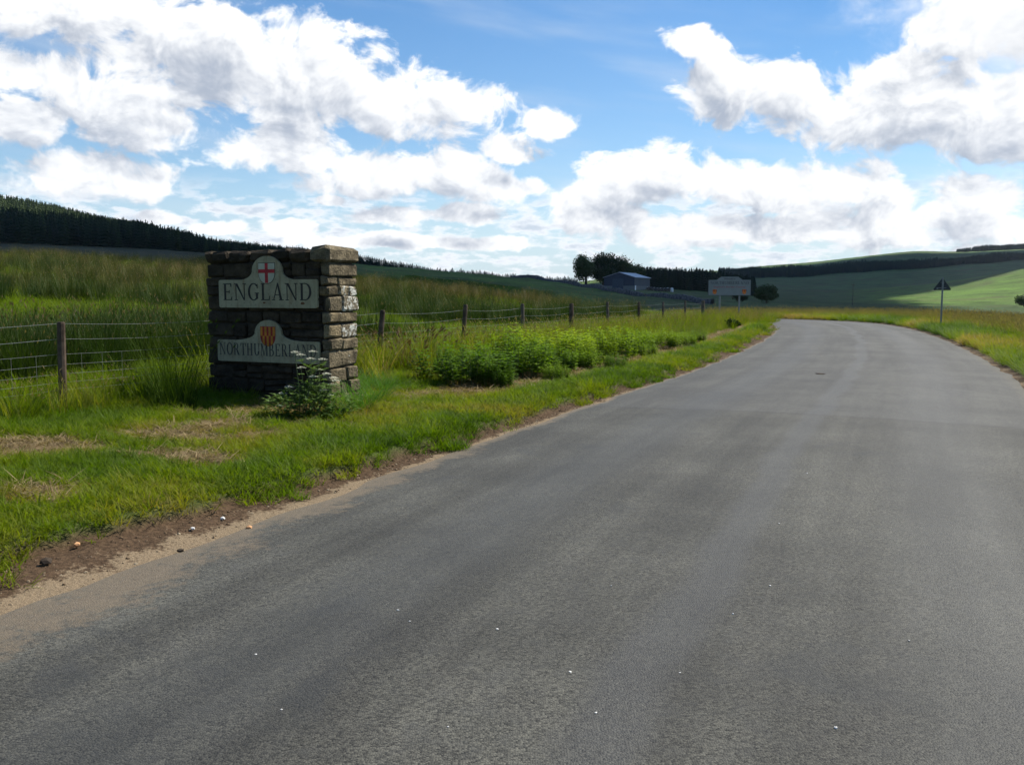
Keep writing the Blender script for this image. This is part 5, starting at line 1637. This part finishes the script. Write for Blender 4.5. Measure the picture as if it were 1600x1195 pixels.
def broadleaf(px, py_base, D, h, rad, seed, label, leaves=5200, size=0.62, group=None, name='broadleaf_tree', lumps=9):
    X = (px - CX) / F_PX * D
    z = gz(X, D)
    r = random.Random(seed)
    root = empty(name, (X, D, z), r.uniform(0, 6.28))
    tag(root, label, 'tree', group)
    g = Geo()
    th = h * 0.30
    g.tube([(0, 0, -0.4), (0.05, 0, th * 0.5), (0.1, 0.05, th), (0.1, 0.1, h * 0.62)], [h * .045, h * .036, h * .03, h * .010], 9)
    for k in range(8):
        a = k * 0.785 + r.uniform(-.3, .3); zz = th * r.uniform(0.7, 1.3)
        e = Vector((math.cos(a) * rad * 0.7, math.sin(a) * rad * 0.7, h * r.uniform(.45, .8)))
        b = Vector((0.08, 0.04, zz)); m_ = b.lerp(e, .5) + Vector((0, 0, h * .04))
        g.tube([b, m_, e], [h * .017, h * .011, h * .004], 6)
    g.build('trunk', M_BARK, root)
    me = leafy_ball('crown', rad, h * 0.92, leaves, size, seed + 1, M_LEAF, lumps, 0.25)
    o = link_mesh('crown', me, root); o.location = (0, 0, h * 0.03)
    return root
broadleaf(915, 446, 346, 12.8, 5.8, 61, 'leafy tree with sky showing through, at the outer end of the farm trees')
broadleaf(942, 446, 350, 14.6, 7.2, 62, 'tallest dark leafy tree in the clump behind the barn', 6500)
broadleaf(970, 446, 356, 14.4, 7.6, 63, 'broad dark leafy tree rising directly behind the barn roof', 6500)
broadleaf(990, 448, 362, 11.0, 5.2, 64, 'lower leafy tree at the plantation end of the farm trees', 4000)
broadleaf(1196, 463, 235, 5.6, 3.9, 65, 'round dark tree standing alone near the county sign across the valley', 4500, 0.42, name='round_tree', lumps=7)
broadleaf(1150, 460, 240, 4.6, 3.2, 66, 'dark bushy tree behind the county sign board', 3000, 0.42, name='bushy_tree')
broadleaf(1597, 476, 330, 5.2, 4.6, 67, 'dark hedge tree at the foot of the sunlit far field', 4200, 0.5, name='hedge_tree')

# ------------------------------------------------------------------ farm
M_BARN = plain('barn_cladding', (0.028, 0.036, 0.060), 0.55, 0.4, var=0.12, scale=2)
M_BARN2 = plain('barn_side_cladding', (0.040, 0.056, 0.080), 0.55, 0.4, var=0.12, scale=2)
M_ROOF = plain('barn_roof_sheet', (0.34, 0.37, 0.42), 0.5, 0.5, var=0.10, scale=1)
M_CONC = plain('barn_concrete', (0.16, 0.165, 0.16), 0.9, 0.2)
M_WHITE = plain('white_sheet', (0.72, 0.72, 0.70), 0.6, 0.3)
M_WRAP = plain('black_bale_wrap', (0.012, 0.012, 0.014), 0.35, 0.5)
def barn():
    x, y = 43.5, 320.0
    z = row_z(450.5, y) - 0.2
    root = empty('barn', (x, y, z), R(-26))          # local x: along the gable (to the left is negative), local y: away
    tag(root, 'dark blue steel barn with pale grey roof in front of the farm trees', 'barn')
    w, l, e, a = 11.5, 18.0, 4.1, 5.8
    g = Geo(); g.prism([(-w, 1.1), (0, 1.1), (0, e), (-w / 2, a), (-w, e)], 0, 0.12); g.build('gable', M_BARN, root)
    g = Geo(); g.prism([(-w, 1.1), (0, 1.1), (0, e), (-w / 2, a), (-w, e)], l - .12, l); g.build('gable', M_BARN, root)
    g = Geo(); g.box((-0.12, 0.125, 1.1), (0, l - 0.125, e)); sd = g.build('side_wall', M_BARN2, root)
    g = Geo()
    for k in range(24): g.box((0.0, 0.3 + k * 0.74, 1.12), (0.05, 0.5 + k * 0.74, e - 0.02))
    g.build('cladding_rib', M_BARN2, sd)
    g = Geo(); g.box((-w, 0.125, 1.1), (-w + .12, l - 0.125, e)); g.build('side_wall', M_BARN2, root)
    g = Geo()
    g.box((-w - .03, -.04, -1.6), (0.04, 0.2, 1.095)); g.box((-0.2, 0.205, -1.6), (0.045, l + 0.04, 1.095)); g.box((-w - .03, 0.205, -1.6), (-w + .2, l + .04, 1.095))
    g.build('plinth', M_CONC, root)
    for sgn in (-1, 1):
        xe = 0.45 if sgn > 0 else -w - 0.45
        ze = e - 0.45 * (a - e) / (w / 2)
        g = Geo(); g.prism(ccw([(-w / 2, a + .03), (-w / 2, a + .13), (xe, ze + .13), (xe, ze + .03)]), -0.4, l + 0.4)
        rf = g.build('roof', M_ROOF, root)
    g = Geo(); g.box((-w / 2 - .3, -.42, a + .02), (-w / 2 + .3, l + .42, a + .18)); g.build('ridge_cap', M_ROOF, root)
    g = Geo(); g.box((-w * .72, -0.08, -0.9), (-w * .36, -0.045, 3.6)); g.build('sliding_door', M_BARN2, root)
    g = Geo(); g.box((0.05, 0.3, -0.9), (0.10, 1.5, 1.2)); g.build('side_door', M_WHITE, root)
barn()

def bales():
    r = random.Random(8)
    for i, px in enumerate((1012, 1017, 1022, 1027, 1032, 1038, 1043)):
        D = 326 + i * 0.5
        X = (px - CX) / F_PX * D
        z = gz(X, D)
        root = empty('silage_bale', (X, D, z + 0.62), R(15 + r.uniform(-10, 10)))
        g = Geo()
        g.tube([(0, -.62, 0), (0, -.56, 0), (0, .56, 0), (0, .62, 0)], [.56, .64, .64, .56], 16)
        g.build('wrap', M_WRAP, root)
        if i % 2 == 0:
            g = Geo()
            for k in range(5):
                a0, a1 = R(52 + k * 16), R(68 + k * 16)
                P = lambda a, y: (.66 * math.cos(a), y, .66 * math.sin(a))
                g.add([P(a0, -.5), P(a1, -.5), P(a1, .5), P(a0, .5)], [(0, 1, 2, 3)])
            g.build('pale_sheet', M_WHITE, root)
            tag(root, 'black wrapped silage bale with white sheeting on top in the row beside the barn', 'bale', 'silage bales beside the barn')
        else:
            tag(root, 'plain black wrapped silage bale between white topped ones beside the barn', 'bale', 'plain silage bales beside the barn')
    D = 330; X = (1048.5 - CX) / F_PX * D
    root = empty('water_tank', (X, D, gz(X, D)), 0.3)
    tag(root, 'small white tank standing at the end of the bale row', 'tank')
    g = Geo(); g.tube([(0, 0, -.2), (0, 0, 1.0), (0, 0, 1.25), (0, 0, 1.35)], [.55, .55, .4, .18], 14); g.build('body', M_WHITE, root)
    g = Geo(); g.tube([(0, 0, 1.34), (0, 0, 1.44)], .15, 10); g.build('lid', M_CONC, root)
bales()

M_WALLST = plain('field_wall_stone', (0.11, 0.10, 0.10), 0.95, 0.1, var=0.5, scale=1.5, bump=0.8)
def field_wall():
    path = [(800, 350), (850, 330), (880, 310), (912, 288), (945, 262), (977, 240), (1010, 225), (1043, 214), (1080, 204), (1115, 196)]
    P = []
    for i in range(len(path) - 1):
        for k in range(14):
            u = k / 14
            px = path[i][0] * (1 - u) + path[i + 1][0] * u; D = path[i][1] * (1 - u) + path[i + 1][1] * u
            P.append(((px - CX) / F_PX * D, D))
    P = np.array(P)
    Z = ground(P[:, 0], P[:, 1])
    r = random.Random(6)
    g = Geo()
    d = np.gradient(P, axis=0); d /= np.linalg.norm(d, axis=1)[:, None]
    prof = [(-0.36, -0.5), (-0.34, 0.5), (-0.22, 1.05), (0.22, 1.05), (0.34, 0.5), (0.36, -0.5)]
    V = []
    for i in range(len(P)):
        hh = 1.15 + r.gauss(0, 0.07)
        for (o, z) in prof:
            V.append((P[i, 0] - d[i, 1] * o * 1.3 - P[0, 0], P[i, 1] + d[i, 0] * o * 1.3 - P[0, 1], Z[i] + z * hh - Z[0]))
    n = len(prof)
    Fc = [(i * n + k, i * n + k + 1, (i + 1) * n + k + 1, (i + 1) * n + k) for i in range(len(P) - 1) for k in range(n - 1)]
    o = mesh_obj('field_wall', V, Fc, M_WALLST)
    o.location = (P[0, 0], P[0, 1], Z[0])
    tag(o, 'low grey dry stone wall running down the field towards the barn', 'wall')
field_wall()

def pole():
    D = 300; X = (1330 - CX) / F_PX * D
    root = empty('utility_pole', (X, D, gz(X, D)), 0.2)
    tag(root, 'thin wooden utility pole standing in the valley beyond the bend', 'pole')
    h = row_z(443, D) - gz(X, D)
    g = Geo(); g.tube([(0, 0, -1), (0, 0, h)], [.13, .09], 8); g.build('shaft', M_POST2, root)
    g = Geo(); g.box((-.8, -.06, h - .5), (.8, .06, h - .38)); g.build('crossarm', M_POST2, root)
pole()

# ------------------------------------------------------------------ the cumulus added out of view to cast shade on the fields and hills
def shade_cumulus(poly_shadow, A=1100.0, seed=1.0):
    """cloud added out of view, cut so its shadow fills the given outline"""
    off = np.array([SUN_DIR.x, SUN_DIR.y]) / SUN_DIR.z * A
    P = np.array(poly_shadow, float)
    x0, y0 = P.min(0) - 40; x1, y1 = P.max(0) + 40
    st = 14.0
    xs, ys = np.arange(x0, x1, st), np.arange(y0, y1, st)
    X, Y = np.meshgrid(xs, ys, indexing='ij')
    # signed distance to the outline (positive inside)
    px, py = X.ravel(), Y.ravel()
    inside = np.zeros(len(px), bool); dist = np.full(len(px), 1e9)
    n = len(P)
    for i in range(n):
        a, b = P[i], P[(i + 1) % n]
        cond = ((a[1] > py) != (b[1] > py)) & (px < (b[0] - a[0]) * (py - a[1]) / (b[1] - a[1] + 1e-9) + a[0])
        inside ^= cond
        ab = b - a; u = np.clip(((px - a[0]) * ab[0] + (py - a[1]) * ab[1]) / (ab @ ab), 0, 1)
        dist = np.minimum(dist, np.hypot(px - a[0] - u * ab[0], py - a[1] - u * ab[1]))
    sd = np.where(inside, dist, -dist) + (fbm(px * 0.02 + seed, py * 0.02, 3) - 0.5) * 22
    sd = sd.reshape(X.shape)
    th = np.clip(sd / 160, 0, 1) ** 0.5
    bil = fbm(X * 0.012 + seed, Y * 0.012, 4)
    zt = A + th * (60 + 150 * bil); zb = A - th * (12 + 22 * bil)
    nx, ny = X.shape
    idt = -np.ones((nx, ny), int); idb = -np.ones((nx, ny), int)
    V, Fc = [], []
    ok = sd > 0
    for i in range(nx):
        for j in range(ny):
            if ok[i, j]:
                for ids, zz in ((idt, zt[i, j] + 1), (idb, zb[i, j] - 1)):
                    ids[i, j] = len(V); V.append((X[i, j] + off[0] * zz / A, Y[i, j] + off[1] * zz / A, zz))
    for i in range(nx - 1):
        for j in range(ny - 1):
            q = [(i, j), (i + 1, j), (i + 1, j + 1), (i, j + 1)]
            if all(idt[a] >= 0 for a in q):
                Fc.append([idt[a] for a in q]); Fc.append([idb[a] for a in q[::-1]])
    o = mesh_obj('shade_cloud', V, Fc, M_CLOUD, smooth=True)
    tag(o, kind='structure')
    return o
M_CLOUD = plain('cloud_white', (0.86, 0.86, 0.88), 1.0, 0.0, var=0.03, scale=0.01)
shade_cumulus([(-420, 130), (-120, 95), (-60, 82), (-30, 60), (-10, 44), (2, 50), (6, 74), (14, 100), (60, 110), (110, 130), (150, 230), (160, 330), (230, 520), (330, 640), (480, 760), (820, 1000), (1200, 1300), (1250, 1700), (700, 1800), (200, 1700), (20, 1000), (-40, 560), (-150, 440), (-420, 405), (-700, 420)], seed=2.0)
shade_cumulus([(75, 95), (200, 110), (330, 150), (420, 215), (330, 250), (200, 245), (130, 215), (90, 150)], seed=7.0)

# ------------------------------------------------------------------ the moist air of the valley
def haze():
    g = Geo(); g.box((-3600, -3600, -60), (3600, 3600, 620))
    q = NT('valley_air')
    v = q.n('ShaderNodeVolumePrincipled')
    v.inputs['Color'].default_value = (0.80, 0.88, 1.0, 1)
    v.inputs['Density'].default_value = 0.00004
    v.inputs['Anisotropy'].default_value = 0.3
    q.t.links.new(v.outputs[0], q.out.inputs['Volume'])
    o = g.build('haze', q.mat)
    tag(o, 'thin pale blue haze in the air over the whole valley', 'haze', kind='stuff')
haze()
